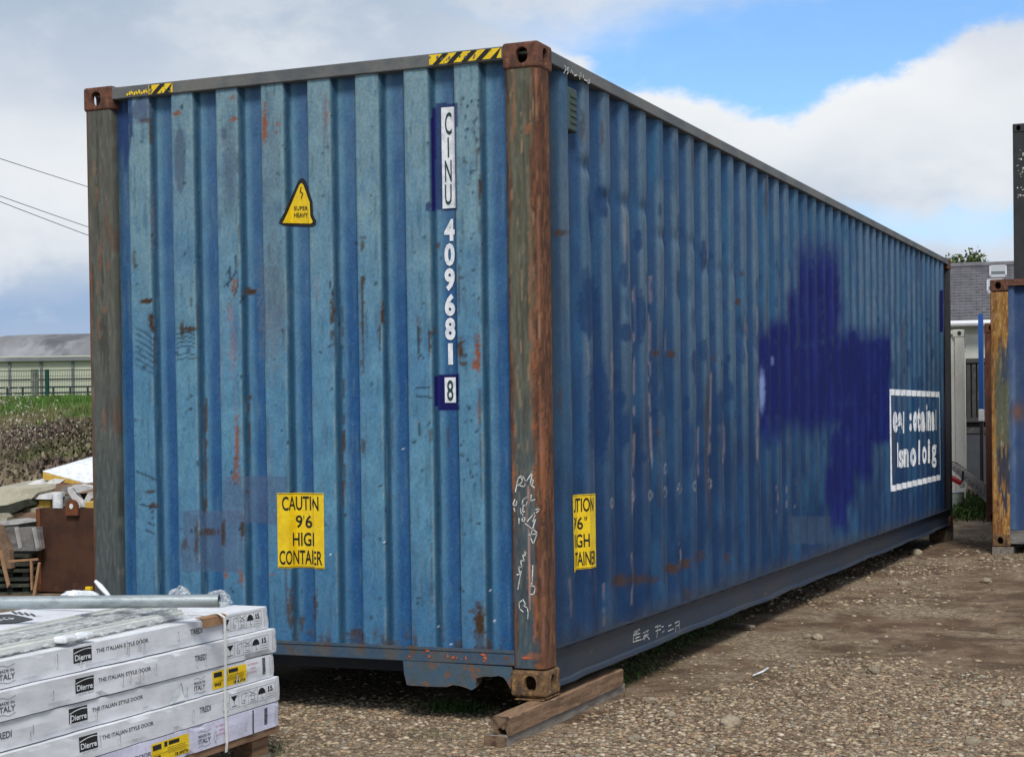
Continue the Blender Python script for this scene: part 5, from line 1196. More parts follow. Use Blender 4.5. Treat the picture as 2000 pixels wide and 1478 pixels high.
for k in range(3):
    pa = empty('mossy_pallet', (0, 0, 0)); tag(pa, ('green mossy pallet uppermost of three beside the skip', 'green mossy pallet in the middle of three beside the skip', 'lowest green mossy pallet, just above the steel pipe')[k], 'pallet', 'mossy pallets stacked left of the skip')
    y0 = 1083+k*29
    slab('deck_board', [(-40, y0), (56, y0-1), (56, y0+5), (-40, y0+6)], 4.16, .7, M['mosswood'], None, None, None, 0, pa)
    slab('deck_board', [(-40, y0+17), (56, y0+16), (56, y0+22), (-40, y0+23)], 4.16, .7, M['mosswood'], None, None, None, 0, pa)
    for a in (-30, 14, 44): slab('block', [(a, y0+6), (a+11, y0+6), (a+11, y0+16), (a, y0+16)], 4.2, .12, M['mosswood'], None, None, None, 0, pa)
for (q, lb) in (([(-4, 1074), (2, 1074), (18, 1142), (14, 1148)], 'thin yellowish stick leaning in front of the pallets at the left edge'), ([(16, 1094), (72, 1090), (73, 1094), (17, 1098)], 'thin pale stick lying level across the mossy pallets'), ([(58, 1095), (62, 1095), (63, 1152), (60, 1152)], 'upright thin stick before the pallets, left of the skip edge'), ([(74, 1098), (78, 1100), (68, 1164), (63, 1164)], 'yellowish stick leaning against the left edge of the skip')):
    slab('stick', q, 4.05, .015, M['card'], lb, 'stick', 'loose sticks in front of the pallets', 0)
mb = MB(); p = at(174, 1149, 1, 4.15); mb.rbox((p[0]-.028, 4.13, p[2]-.016), (p[0]+.026, 4.17, p[2]+.016), .008); tag(mb.build('yellow_tag', M['yellow']), 'small yellow plastic tag on the lower right of the rusty skip', 'tag')
# scrub on the bank
def leaves(name, pts, size, cols, mat, seed=1, up=.3, asp=.45):
    """many small leaf faces; pts (n,3)"""
    rs = np.random.RandomState(seed); n = len(pts)
    a = rs.normal(size=(n, 3)); a[:, 2] += up*3; a /= np.linalg.norm(a, axis=1)[:, None]
    b = np.cross(a, rs.normal(size=(n, 3))); b /= np.linalg.norm(b, axis=1)[:, None]
    s = (size*(.5+rs.rand(n)))[:, None]
    q = np.stack([pts-a*s, pts+b*s*asp, pts+a*s, pts-b*s*asp], 1).reshape(-1, 3)
    f = np.arange(n*4).reshape(n, 4); c = np.repeat(np.asarray(cols), 4, 0); c = np.concatenate([c, np.ones((len(c), 1))], 1)
    return fastmesh(name, q, f, c)
m, t = newmat('leaf'); a_ = t.n('ShaderNodeAttribute', attribute_name='paint'); t.nt.links.new(a_.outputs['Color'], t.bsdf.inputs['Base Color']); t.bsdf.inputs['Roughness'].default_value = .8; t.bsdf.inputs['Specular IOR Level'].default_value = .2; M['leaf'] = m
rs = np.random.RandomState(3)
def viewpt(lat, d):           # ground-plane coordinates from sideways offset and distance
    f = FF[:2]/np.hypot(*FF[:2]); r = np.array([f[1], -f[0]])
    return CAM[:2]+np.outer(d, f)+np.outer(lat, r)
n = 105000; d = 26+rs.rand(n)**.8*11.5; lat = d*(-.44+rs.rand(n)*.27)
xy = viewpt(lat, d); zg = ground_h(xy[:, 0], xy[:, 1]); clump = fbm(xy[:, 0]*.9, xy[:, 1]*.9, 44, 3)
hgt = (.15+1.05*clump**1.5)*(1-.55*sst(d, 32, 37.5)); z = zg+rs.rand(n)**.8*hgt
cl_ = fbm(xy[:, 0]*1.1, z*1.8, 46, 3)[:, None]; br = np.array([.135, .100, .078]); ol = np.array([.10, .115, .040]); tn = np.array([.25, .21, .13])
gmix = sst(fbm(xy[:, 0]*.5, z*.9, 47, 3)+.25*(z-1.0), .46, .72)[:, None]
cc = br*(1-gmix)+ol*gmix; cc = cc*(1-sst(cl_, .52, .66)*.6)+tn*sst(cl_, .52, .66)*.6; cc = cc*(.7+.6*rs.rand(n, 1))*(.55+.9*fbm(xy[:, 0]*2.5, z*4, 49, 3)[:, None])
o = link('scrub', leaves('scrub', np.c_[xy, z], .075, cc, M['leaf'], 3, .5), M['leaf']); tag(o, 'dense brown and olive scrub covering the earth bank at the left', 'scrub', None, 'stuff')
n = 62000; d = 36+rs.rand(n)**1.5*34; lat = d*(-.44+rs.rand(n)*.27); xy = viewpt(lat, d); z = ground_h(xy[:, 0], xy[:, 1])+rs.rand(n)*.16
gm = fbm(xy[:, 0]*.6, xy[:, 1]*.3, 63, 3)[:, None]; g = (np.array([.075, .15, .028])*(1-sst(gm, .5, .65))+np.array([.15, .14, .06])*sst(gm, .5, .65))*(.6+.8*rs.rand(n, 1)); o = link('grass', leaves('grass', np.c_[xy, z], .07, g, M['leaf'], 5, 1.5, .15), M['leaf']); tag(o, 'rough green grass along the top of the bank', 'grass', None, 'stuff')
n = 700; ctr = np.array([D(58, 822, 36), D(72, 838, 35.5), D(150, 842, 36), (D(40, 850, 35)), D(165, 870, 34), D(20, 790, 37)])
p = ctr[rs.randint(0, 6, n)]+rs.normal(size=(n, 3))*np.array([.32, .4, .22]); g = np.array([.42, .40, .32])*(.6+.5*rs.rand(n, 1))
o = link('seed_heads', leaves('seed_heads', p, .028, g, M['leaf'], 6, .3), M['leaf']); tag(o, 'pale dried seed heads scattered on the bank scrub', 'plants', None, 'stuff')
# fences
M['fence_green'] = flat('dark_green_post', (.008, .055, .042), .5); M['conc'] = worn('concrete_post', (.22, .22, .18), (.15, .15, .12), None, .9, 6); M['railm'] = flat('dark_rail_metal', (.05, .05, .045), .6)
def fz(px, py, d): return Vector(D(px, py, d))
mf = empty('mesh_fence', (0, 0, 0)); tag(mf, 'green wire mesh fence with a dark green post on the bank', 'fence')
DF = 50
def fpt(px, z, d=DF): p = D(px, 800, d); return (p[0], p[1], z)
zb_f = float(ground_h(*[np.array([q]) for q in fpt(93, 0)[:2]])[0]); zt_f = D(93, 722, DF)[2]
for px in (93, -150, 330):
    q = fpt(px, 0); mb = MB(); mb.box((q[0]-.055, q[1]-.04, zb_f-.3), (q[0]+.055, q[1]+.04, zt_f+.01)); mb.build('post', M['fence_green'], mf)
mb = MB()
A = Vector(fpt(-160, 0)); B = Vector(fpt(340, 0)); nv = 150
for i in range(nv): p = A.lerp(B, i/nv); mb.box((p.x-.004, p.y-.004, zb_f), (p.x+.004, p.y+.004, zt_f))
for i in range(7): z = zb_f+.1+(zt_f-zb_f-.12)*i/6; mb.tube([(A.x, A.y, z), (B.x, B.y, z)], .006 if i not in (3, 6) else .012, 4)
o = mb.build('mesh_panel', M['fence_green'], mf); o['kind'] = 'stuff'
rf = empty('rail_fence', (0, 0, 0)); tag(rf, 'dark metal rail fence with a concrete post behind the mesh fence', 'fence'); DR = 60
zb_r = float(ground_h(*[np.array([q]) for q in fpt(69, 0, DR)[:2]])[0]); zt_r = D(69, 722, DR)[2]
q = fpt(69, 0, DR-4); mb = MB(); mb.box((q[0]-.09, q[1]-.08, zb_r-.4), (q[0]+.09, q[1]+.08, D(69, 721, DR-4)[2])); mb.build('concrete_post', M['conc'], rf)
A = Vector(fpt(-200, 0, DR)); B = Vector(fpt(330, 0, DR))
for py in (742, 757, 768):
    z = D(60, py, DR)[2]; mb = MB(); mb.box((A.x, A.y-.02, 0), (A.x+.01, A.y+.02, .01)); mb = MB(); mb.tube([(A.x, A.y, z), (B.x, B.y, z+.02)], .035, 6); mb.build('rail', M['railm'], rf)
for px in (-40, 15, 45, 105, 138, 172, 220): q = fpt(px, 0, DR); mb = MB(); mb.box((q[0]-.03, q[1]-.03, zb_r-.2), (q[0]+.03, q[1]+.03, D(px, 755, DR)[2])); mb.build('upright', M['railm'], rf)
# warehouse
M['whwall'] = worn('pale_cream_cladding', (.54, .54, .42), (.48, .48, .37), None, .7, .15, (1, 1, 4)); M['whroof'] = worn('grey_sheet_roof', (.18, .18, .19), (.30, .30, .32), (.10, .10, .11), .6, .06, (1, .3, 1), lo=.45, hi=.58)
wh = empty('warehouse', (0, 0, 0)); tag(wh, 'long low warehouse with grey sheet roof and pale cream walls across the field', 'warehouse')
DW = 175
w0 = D(-320, 700, DW); w1 = D(420, 684, DW); ze = D(90, 695, DW)[2]; zg_ = 3.2; back = np.array([FF[0], FF[1], 0])*26; rdg = D(120, 655, DW+16)[2]
mb = MB(); a = np.array([w0[0], w0[1], 0]); b = np.array([w1[0], w1[1], 0])
def vv(p, z): return (p[0], p[1], z)
mb.add([vv(a, zg_), vv(b, zg_), vv(b, ze), vv(a, ze), vv(a+back, zg_), vv(b+back, zg_), vv(b+back, ze), vv(a+back, ze)], [(0, 1, 2, 3), (4, 7, 6, 5), (0, 3, 7, 4), (1, 5, 6, 2)]); mb.build('wall', M['whwall'], wh)
e1 = np.array([FF[0], FF[1], 0])*(-.6); mid = np.array([FF[0], FF[1], 0])*13; bb = b; hipa = a+(b-a)*.43; a2 = a+(b-a)*.36
mb = MB(); mb.add([vv(a+e1, ze-.15), vv(b+e1, ze-.15), vv(b+mid, rdg), vv(hipa+mid, rdg), vv(a2+mid*.85, rdg*.93+ze*.07), vv(a+mid, ze+.55), vv(b+back, ze), vv(a+back, ze)], [(0, 1, 2, 3, 4, 5), (7, 5, 4, 3, 2, 6)])
mb.add([vv(a+e1, ze-.55), vv(b+e1, ze-.55), vv(b+e1, ze-.16), vv(a+e1, ze-.16)], [(0, 1, 2, 3)]); mb.build('roof', M['whroof'], wh)
for k in range(12):
    p = a+(b-a)*(k+.5)/12; q = p+np.array([FF[0], FF[1], 0])*-.1; mb = MB(); mb.box((q[0]-.12, q[1]-.1, zg_), (q[0]+.12, q[1]+.05, ze-.6)); mb.build('downpipe', M['whroof'], wh)
# power lines
M['cable'] = flat('dark_cable', (.06, .065, .08), .6)
for (y0, y1), lb in (((310, 363), 'highest of the three thin power cables left of the container'), ((383, 441), 'middle thin power cable left of the container'), ((394, 457), 'lowest of the three thin power cables left of the container')):
    A = Vector(D(0, y0, 60)); B = Vector(D(165, y1, 66)); dv_ = B-A; P0 = A-dv_*3; P1 = B+dv_*9
    mb = MB(); pts = [P0.lerp(P1, i/40)+Vector((0, 0, -1.2*(1-((i/40-.28)/.72)**2)*.5 if False else 0)) for i in range(41)]
    for i, p in enumerate(pts):
        t_ = (i/40*13-3); p.z += .02*(t_)*(t_-1)
    mb.tube(pts, .013, 6); tag(mb.build('power_cable', M['cable']), lb, 'cable', 'overhead power cables')

# ================================================================== RIGHT BACKGROUND
YR = 9.75
rc = empty('shipping_container', (at(1936, 1063, 1, YR)[0], YR, -.07)); tag(rc, 'blue shipping container with orange rusted corner post at the right edge of the yard', 'shipping container')
xr0 = at(1935.5, 800, 1, YR)[0]; RL = 6.06; rH = 2.591
def rpost(co, px, py, A):
    x, y, z = co.T; n = len(z); st = fbm(x*50+y*40, z*5, 5, 4); sf = fbm(x*120+y*90, z*16, 8, 4)
    c = np.tile(np.array([.34, .17, .045]), (n, 1)); c = lerp(c, (.17, .07, .03), sst(st, .48, .66)*.9); c = lerp(c, (.50, .30, .10), sst(sf, .54, .72)*.8)
    bl = sst(-np.abs(z-1.30)+.55+.9*(st-.5), 0, .18)*sst((x)/.17+.4*(sf-.5), .15, .4); c = lerp(c, (.085, .115, .085), bl*.9)
    b2 = sst(-np.abs(z-.75)+.28+.9*(st-.5), 0, .15)*sst(x/.17, .2, .45); c = lerp(c, (.03, .045, .075), b2*.9); b3 = sst(-np.abs(z-1.80)+.22+.6*(st-.5), 0, .1)*sst(x/.17, .5, .7); c = lerp(c, (.055, .075, .11), b3*.9)
    c = lerp(c, (.42, .36, .25), sst(fbm(x*140, z*8, 91, 3), .70, .8)*.6)
    side = (x < .004)*1.0; c = lerp(c, (.13, .045, .022), side*.9)
    return rgba(np.clip(c, 0, 1), np.ones(n)*.9)
pzz = np.arange(.118, rH-.118, .010)
path = [(.0, .16), (.0, .02), (.004, .006), (.012, .002)]+[(.012+i*.008, .002) for i in range(1, 19)]+[(.166, .006), (.168, .05)]
def rsheet(name, path, zs, colf, parent, mat):
    path = np.asarray(path); m_, n_ = len(zs), len(path); co = np.zeros((m_, n_, 3)); co[:, :, 0] = path[None, :, 0]; co[:, :, 1] = path[None, :, 1]; co[:, :, 2] = np.asarray(zs)[:, None]; co = co.reshape(-1, 3)
    idx = np.arange(n_*m_).reshape(m_, n_); q = np.stack([idx[:-1, :-1], idx[:-1, 1:], idx[1:, 1:], idx[1:, :-1]], -1).reshape(-1, 4)
    return link(name, fastmesh(name, co, q, colf(co, None, None, None)), mat, parent)
rsheet('corner_post', path, pzz, rpost, rc, M['post'])
def small_casting(parent, x, y, z, sx, sy, mat): o = casting(x, y, z, sx, sy, mat, parent); return o
rc.location.x = xr0
small_casting(rc, -.002, -.004, 0, -1, 1, M['rust_y']); small_casting(rc, -.002, -.004, rH-.118, -1, 1, M['rust'])
def rwall(co, px, py, A):
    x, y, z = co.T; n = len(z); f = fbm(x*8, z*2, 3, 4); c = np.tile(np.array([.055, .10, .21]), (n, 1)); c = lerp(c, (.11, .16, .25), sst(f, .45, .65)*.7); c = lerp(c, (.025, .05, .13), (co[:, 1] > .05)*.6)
    c = lerp(c, (.16, .08, .04), np.exp(-((z-1.30)/.09)**2-((x-.245)/.06)**2)*.9); return rgba(c, np.ones(n)*.5)
wp = [(.168, .03), (.19, .03)]
for k in range(9): a = .215+k*.25; wp += [(a, .03), (a+.018, .065), (a+.122, .065), (a+.14, .03), (a+.232, .03)]
wp = [(x, y) for x, y in wp if x < W-.17]+[(W-.16, .03)]
rsheet('end_wall', subdiv(wp, .03), np.arange(.16, rH-.06, .03), rwall, rc, M['wall'])
mb = MB(); mb.box((.17, .004, .03), (W-.17, .08, .155)); mb.build('bottom_end_rail', M['oldwood'], rc)
mb = MB(); mb.box((.17, .004, rH-.065), (W-.17, .08, rH-.005)); mb.build('top_end_rail', M['rust'], rc)
mb = MB(); mb.box((.03, .165, .05), (.06, RL-.1, rH-.03)); 
for i in range(20): mb.box((.016, .3+i*.28, .17), (.03, .41+i*.28, rH-.07))
mb.build('side_wall', M['rail_blue'], rc)
mb = MB(); mb.box((.062, .09, rH-.04), (W-.02, RL-.1, rH-.01)); mb.build('roof', M['rail_top'], rc)
mb = MB(); mb.box((W-.06, .15, .05), (W-.02, RL, rH-.05)); mb.build('side_wall', M['rail_blue'], rc)
mb = MB(); mb.box((W-.168, .004, .118), (W, .15, rH-.118)); mb.build('corner_post', M['rust'], rc)
mb = MB(); mb.box((.03, RL-.098, .05), (W-.07, RL-.05, rH-.05)); mb.build('door', M['rail_blue'], rc)
mb = MB(); mb.box((.0, .002, GZ-.1+.07), (.2, .3, -.002)); mb.build('timber_block', M['wood_grey'], None).location = rc.location
o = bpy.data.objects[-1] if False else None
for o in bpy.data.objects:
    if o.name.startswith('timber_block') and not o.parent and 'label' not in o: tag(o, 'low timber block under the orange corner of the right-hand blue container', 'timber block')
def plain_container(px_left, py_top, dist, Ht, zbase, label, mats, rot=0.0, length=6.06, width=2.438, group=None):
    """a container whose left front vertical edge is at the given place; seen at a distance"""
    p = D(px_left, py_top, dist); e = empty('shipping_container', (p[0], p[1], zbase), rot); tag(e, label, 'shipping container', group)
    pm, wm, cm, rm = [M[q] for q in mats]
    for xx, s in ((0, -1), (width, 1)):
        for yy, sy in ((0, 1), (length, -1)):
            for zz in (0, Ht-.118): casting(xx, yy, zz, s, sy, cm, e)
            mb = MB(); mb.box((min(xx+.004, xx-s*.15), min(yy+.004*sy, yy+sy*.14), .119), (max(xx+.004, xx-s*.15) if s < 0 else xx-.004, max(yy+.004*sy, yy+sy*.14), Ht-.119)); mb.build('corner_post', pm, e)
    pr = []
    n = int((width-.34)/.25)
    mb = MB(); mb.box((.151, .05, .15), (width-.155, .07, Ht-.07))
    for i in range(n): mb.box((.20+i*.25, .022, .155), (.32+i*.25, .05, Ht-.075))
    mb.build('end_wall', wm, e)
    for xx, xi in ((.03, .012), (width-.05, width-.03)):
        mb = MB(); mb.box((xx, .145, .15), (xx+.02, length-.145, Ht-.07))
        for i in range(int((length-.4)/.275)): mb.box((xi, .25+i*.275, .155), (xi+.018, .37+i*.275, Ht-.075))
        mb.build('side_wall', wm, e)
    mb = MB(); mb.box((.151, .004, .03), (width-.155, .06, .148)); mb.build('bottom_end_rail', rm, e)
    mb = MB(); mb.box((.151, .004, Ht-.068), (width-.155, .06, Ht-.006)); mb.build('top_end_rail', rm, e)
    for xx in (0.002, width-.052):
        mb = MB(); mb.box((xx, .165, .03), (xx+.05, length-.165, .148)); mb.build('bottom_side_rail', rm, e)
        mb = MB(); mb.box((xx, .165, Ht-.068), (xx+.05, length-.165, Ht-.006)); mb.build('top_side_rail', rm, e)
    mb = MB(); mb.box((.052, .062, Ht-.03), (width-.055, length-.06, Ht-.015)); mb.build('roof', rm, e)
    mb = MB(); mb.box((.16, length-.06, .15), (width-.16, length-.03, Ht-.07)); mb.build('door', wm, e)
    return e
M['cdark'] = worn('near_black_paint', (.028, .028, .030), (.020, .020, .022), (.06, .055, .05), .6, 6, third=(.66, .75)); M['cwhite'] = worn('cream_white_paint', (.70, .69, .62), (.60, .58, .50), (.40, .30, .16), .6, 2.5, (1, 1, .4), third=(.62, .74)); M['crust'] = worn('red_brown_paint', (.12, .040, .022), (.06, .022, .014), (.20, .08, .04), .8, 6, (1, 1, .4))
pd = D(1977, 243, 22.2)
plain_container(1977, 243, 22.2, 2.591, -.09, 'rust-brown lower container standing under the black one at the right edge', ('crust', 'crust', 'rust', 'crust'))
dk = plain_container(1977, 243, 22.2, 2.591, 2.505, 'black shipping container stacked high at the right edge of the picture', ('cdark', 'cdark', 'cdark', 'cdark'))
rs_ = random.Random(4); g = Flat2()
for i in range(24):
    u = .05+rs_.random()*.09; v = 1.55+rs_.random()*.75; a = .006+rs_.random()*.014; g.poly([(u, v), (u+a, v+.3*a), (u+a*.6, v+1.6*a), (u-.3*a, v+a)])
g.place('peeling_paint', M['chalk'], dk, lambda u, v: (u, .0015, v))
rr = plain_container(1922, 600, 20.0, 2.40, -.09, 'red-brown rusty container just behind the orange corner post', ('crust', 'crust', 'crust', 'crust'), width=1.2)
wc = D(1884, 645, 25.2)
e = plain_container(1884, 645, 25.2, 2.591, -.09, 'white shipping container partly hidden behind the far end of the long blue one', ('cwhite', 'cwhite', 'cwhite', 'cwhite')); e.rotation_euler.z = math.radians(8.2); e.location.x -= 2.438*math.cos(math.radians(8.2)); e.location.y -= 2.438*math.sin(math.radians(8.2))
# house
M['tile'] = worn('grey_concrete_tile', (.15, .145, .16), (.11, .11, .12), (.19, .185, .20), .8, 3, third=(.6, .7)); M['render_w'] = worn('cream_render', (.55, .55, .49), (.48, .48, .43), None, .85, 1.2); M['upvc'] = flat('white_gutter', (.75, .76, .78), .4); M['glass'] = flat('dark_pane', (.03, .04, .05), .1, .8)
M['sky_frame'] = flat('skylight_frame', (.42, .43, .45), .5)
M['frame_g'] = flat('grey_window_frame', (.32, .34, .36), .5)
hs = empty('house', (0, 0, 0)); tag(hs, 'cream rendered house with a dark tiled roof and two skylights beyond the yard', 'house')
DH = 45; ev = D(1920, 621, DH-.3); rg = D(1920, 521, DH+3.2)
u_ = np.array([RR[0], RR[1], 0]); u_ /= np.linalg.norm(u_); f_ = ray(1925, 600)*np.array([1, 1, 0]); f_ /= np.linalg.norm(f_); u_ = np.array([f_[1], -f_[0], 0])
base = D(1920, 700, DH); base[2] = 0; ze, zr = ev[2], rg[2]; dh = 3.5
def hp(a, b, z): q = base+u_*a+f_*b; return (q[0], q[1], z)
mb = MB(); mb.add([hp(-7, 0, GZ), hp(7, 0, GZ), hp(7, 0, ze-.12), hp(-7, 0, ze-.12), hp(-7, 7, GZ), hp(7, 7, GZ), hp(7, 7, ze-.12), hp(-7, 7, ze-.12), hp(-7, 3.5, zr-.2), hp(7, 3.5, zr-.2)], [(0, 1, 2, 3), (4, 7, 6, 5), (0, 3, 8, 7, 4), (1, 5, 6, 9, 2)]); mb.build('wall', M['render_w'], hs)
rfp = MB(); nc = 19
def rp(a, s, lift=0): return hp(a, -.35+(dh+.35)*s, ze-.05+(zr-ze+.05)*s+lift)
rfp.add([rp(-7.3, 0), rp(7.3, 0), rp(7.3, 1), rp(-7.3, 1), hp(-7.3, 7.3, ze), hp(7.3, 7.3, ze)], [(0, 1, 2, 3), (3, 2, 5, 4)])
rfo = rfp.build('roof', M['tile'], hs)
mb = MB()
for k in range(nc):
    s0, s1 = k/nc, (k+1.0)/nc
    for j in range(48):
        a0 = -7.3+14.6*j/48+(.15 if k % 2 else 0); a1 = a0+14.6/48-.012; jt = random.uniform(0, .008)
        mb.add([rp(a0, s0, .06+jt), rp(a1, s0, .06+jt), rp(a1, s1, .012), rp(a0, s1, .012), rp(a0, s0, .004), rp(a1, s0, .004)], [(0, 1, 2, 3), (4, 5, 1, 0)])
o = mb.build('roof_tiles', M['tile'], rfo, fixn=False); o['kind'] = 'stuff'
mb = MB(); mb.tube([rp(-7.3, 1, .05), rp(7.3, 1, .05)], .10, 8); mb.build('ridge', M['tile'], rfo)
mb = MB(); p0, p1 = rp(-7.3, 0, -.09), rp(7.3, 0, -.09); mb.tube([(p0[0]-f_[0]*.06, p0[1]-f_[1]*.06, p0[2]), (p1[0]-f_[0]*.06, p1[1]-f_[1]*.06, p1[2])], .085, 10); mb.build('gutter', M['upvc'], hs)
for px0, px1, y0, y1 in ((1931, 1967, 524, 545), (1926, 1962, 551, 576)):
    # find slope coordinates from the photo position
    def inv(px, py):
        best = None
        for s in np.linspace(0, 1, 200):
            a = (px-topx(np.array(rp(0, s)))[0])/(FPX/DH)*1.0; e_ = abs(topx(np.array(rp(a, s)))[1]-py)
            if best is None or e_ < best[0]: best = (e_, a, s)
        a, s = best[1:]; 
        for _ in range(3): a += (px-topx(np.array(rp(a, s)))[0])/(FPX/DH)
        return a, s
    aL, sT = inv(px0+1, y0); aR, _ = inv(px1-1, y0); _, sB = inv(px0, y1); aL2, _ = inv(px0-2, y1); aR2, _ = inv(px1+1, y1)
    mb = MB(); fw = .05
    for (a0, a1, s0, s1) in ((aL, aR, sT-.02, sT), (aL, aR, sB, sB+.025), (aL, aL+fw, sB, sT), (aR-fw, aR, sB, sT)):
        mb.add([rp(a0, s0, .085), rp(a1, s0, .085), rp(a1, s1, .085), rp(a0, s1, .085), rp(a0, s0, .03), rp(a1, s0, .03), rp(a1, s1, .03), rp(a0, s1, .03)], [(0, 1, 2, 3), (0, 4, 5, 1), (1, 5, 6, 2), (2, 6, 7, 3), (3, 7, 4, 0)])
    sk = mb.build('skylight', M['sky_frame'], hs)
    mb = MB(); sm = sB+(sT-sB)*.42; mb.add([rp(aL+fw, sB+.025, .07), rp(aR-fw, sB+.025, .07), rp(aR-fw, sm, .07), rp(aL+fw, sm, .07)], [(0, 1, 2, 3)]); mb.build('pane', M['glass'], sk)
    mb = MB(); mb.add([rp(aL+fw, sm, .078), rp(aR-fw, sm, .078), rp(aR-fw, sT-.02, .078), rp(aL+fw, sT-.02, .078)], [(0, 1, 2, 3)]); mb.build('blind', M['frame_g'], sk)
# yard fence before the house, panel, pole
yf = empty('slatted_fence', (0, 0, 0)); tag(yf, 'dark grey fence of upright slats between the white container and the blue pole', 'fence'); DY = 33
M['slat'] = worn('dark_slat', (.055, .055, .055), (.04, .04, .04), (.09, .09, .085), .8, 3); M['slate_panel'] = worn('blue_grey_panel', (.055, .060, .075), (.045, .05, .062), None, .7, 3)
zt = D(1900, 700, DY)[2]; zm = D(1900, 815, DY)[2]; fo = D(1900, 760, DY); fo[2] = 0
def fp(a, b, z): q = fo+u_*a+f_*b; return (q[0], q[1], z)
def fbox(mb, a0, a1, b0, b1, z0, z1):
    v = [fp(a, b, z) for a in (a0, a1) for b in (b0, b1) for z in (z0, z1)]; mb.add(v, [(0, 1, 3, 2), (4, 6, 7, 5), (0, 4, 5, 1), (2, 3, 7, 6), (0, 2, 6, 4), (1, 5, 7, 3)])
for k in range(16): mb = MB(); fbox(mb, -.75+k*.105, -.75+k*.105+.075, 0, .03, zm, zt-.09); mb.build('slat', M['slat'], yf)
for z0, z1 in ((zt-.085, zt), (zm-.09, zm-.005), (zm-.32, zm-.20)): mb = MB(); fbox(mb, -.8, 1.0, -.03, .05, z0, z1); mb.build('rail', M['slat'], yf)
mb = MB(); fbox(mb, -.8, 1.0, .06, .10, GZ-.1, zt-.02); mb.build('backing_panel', M['cdark'], yf)
mb = MB(); fbox(mb, -.45, .9, -.30, -.26, GZ, D(1900, 848, DY)[2]); p = mb.build('sheet_panel', M['slate_panel']); tag(p, 'blue-grey flat panel with a rust patch standing below the slatted fence', 'panel')
DP = 30
bp = empty('blue_pole', (0, 0, 0)); tag(bp, 'bright blue square post with a white clamp at its foot, left of the rusty containers', 'post')
M['bluepole'] = flat('bright_blue_paint', (.012, .085, .34), .4)
a0 = D(1911, 700, DP); a1 = D(1920.5, 700, DP); mb = MB(); mb.box((a0[0], a0[1], D(1915, 800, DP)[2]), (a1[0], a0[1]+.09, D(1915, 613, DP)[2])); mb.build('upper_post', M['bluepole'], bp)
a0 = D(1910, 700, DP); a1 = D(1921, 700, DP); mb = MB(); mb.rbox((a0[0], a0[1]-.02, D(1915, 823, DP)[2]), (a1[0], a0[1]+.10, D(1915, 799, DP)[2]), .02); mb.build('clamp', M['upvc'], bp)
a0 = D(1912, 700, DP); a1 = D(1919, 700, DP); mb = MB(); mb.box((a0[0], a0[1]+.01, GZ-.1), (a1[0], a0[1]+.07, D(1915, 822, DP)[2])); mb.build('lower_post', M['cdark'], bp)
# leaning ribbed ramp
ra = empty('leaning_ramp', (0, 0, 0)); tag(ra, 'grey ribbed plank leaning down to the right below the white container', 'ramp')
q0 = [D(1840, 893, 23), D(1921, 966, 23), D(1921, 952, 24.2), D(1850, 880, 24.2)]
q0 = [D(1845, 896, 22.8), D(1932, 979, 22.4), D(1932, 949, 24.0), D(1868, 903, 24.4)]
mb = MB(); lo = [p-np.array([0, 0, .05]) for p in q0]; mb.add([tuple(p) for p in q0+lo], [(0, 1, 2, 3), (7, 6, 5, 4), (0, 4, 5, 1), (1, 5, 6, 2), (2, 6, 7, 3), (3, 7, 4, 0)]); mb.build('plank', M['oldwood'], ra)
for k in range(12):
    t0 = (k+.5)/12; a = q0[0]+(q0[1]-q0[0])*t0; b = q0[3]+(q0[2]-q0[3])*t0; mb = MB(); mb.tube([tuple(a+np.array([0, 0, .005])), tuple(b+np.array([0, 0, .005]))], .008, 4); mb.build('rib', M['slat'], ra)
mb = MB(); pts = [D(1885, 935, 22.9), D(1920, 965, 22.6)]
# bucket, red tool, weeds
M['bucket'] = worn('green_white_tub', (.42, .46, .38), (.10, .17, .06), None, .7, 9); M['red'] = flat('red_plastic', (.38, .015, .02), .4)
bz = empty('plastic_tub', tuple(D(1871, 990, 22))); tag(bz, 'small white tub with green weeds at the foot of the white container', 'tub')
p = np.array(bz.location); mb = MB(); n = 14; vs = []
zg0 = GZ-p[2]; zt0 = D(1871, 960, 22)[2]-p[2]
for z, r in ((zg0, .062), (zt0, .085), (zt0, .075), (zg0+.02, .055)): vs += [(r*math.cos(2*math.pi*k/n), r*math.sin(2*math.pi*k/n), z) for k in range(n)]
mb.add(vs, [(i*n+k, i*n+(k+1) % n, (i+1)*n+(k+1) % n, (i+1)*n+k) for i in range(3) for k in range(n)]+[tuple(range(n))]); mb.build('tub_body', M['bucket'], bz)
mb = MB(); mb.tube([(.087*math.cos(2*math.pi*k/12), .087*math.sin(2*math.pi*k/12), zt0) for k in range(13)], .008, 5, cap=False); mb.build('tub_rim', M['white'], bz)
tl_ = empty('red_tool', tuple(D(1866, 937, 22))); tag(tl_, 'red and white tool with a black handle lying on the tub', 'tool')
mb = MB(); mb.rbox((-.08, -.04, -.035), (.10, .04, .035), .02, Matrix.Rotation(.5, 4, 'Y')); mb.build('tool_body', M['red'], tl_)
mb = MB(); mb.rbox((.05, -.03, -.10), (.12, .03, -.02), .02); mb.build('tool_head', M['dull_white'], tl_)
mb = MB(); mb.tube([(.09, 0, -.05), (.10, 0, .12)], .016, 8); mb.build('handle', M['black'], tl_)
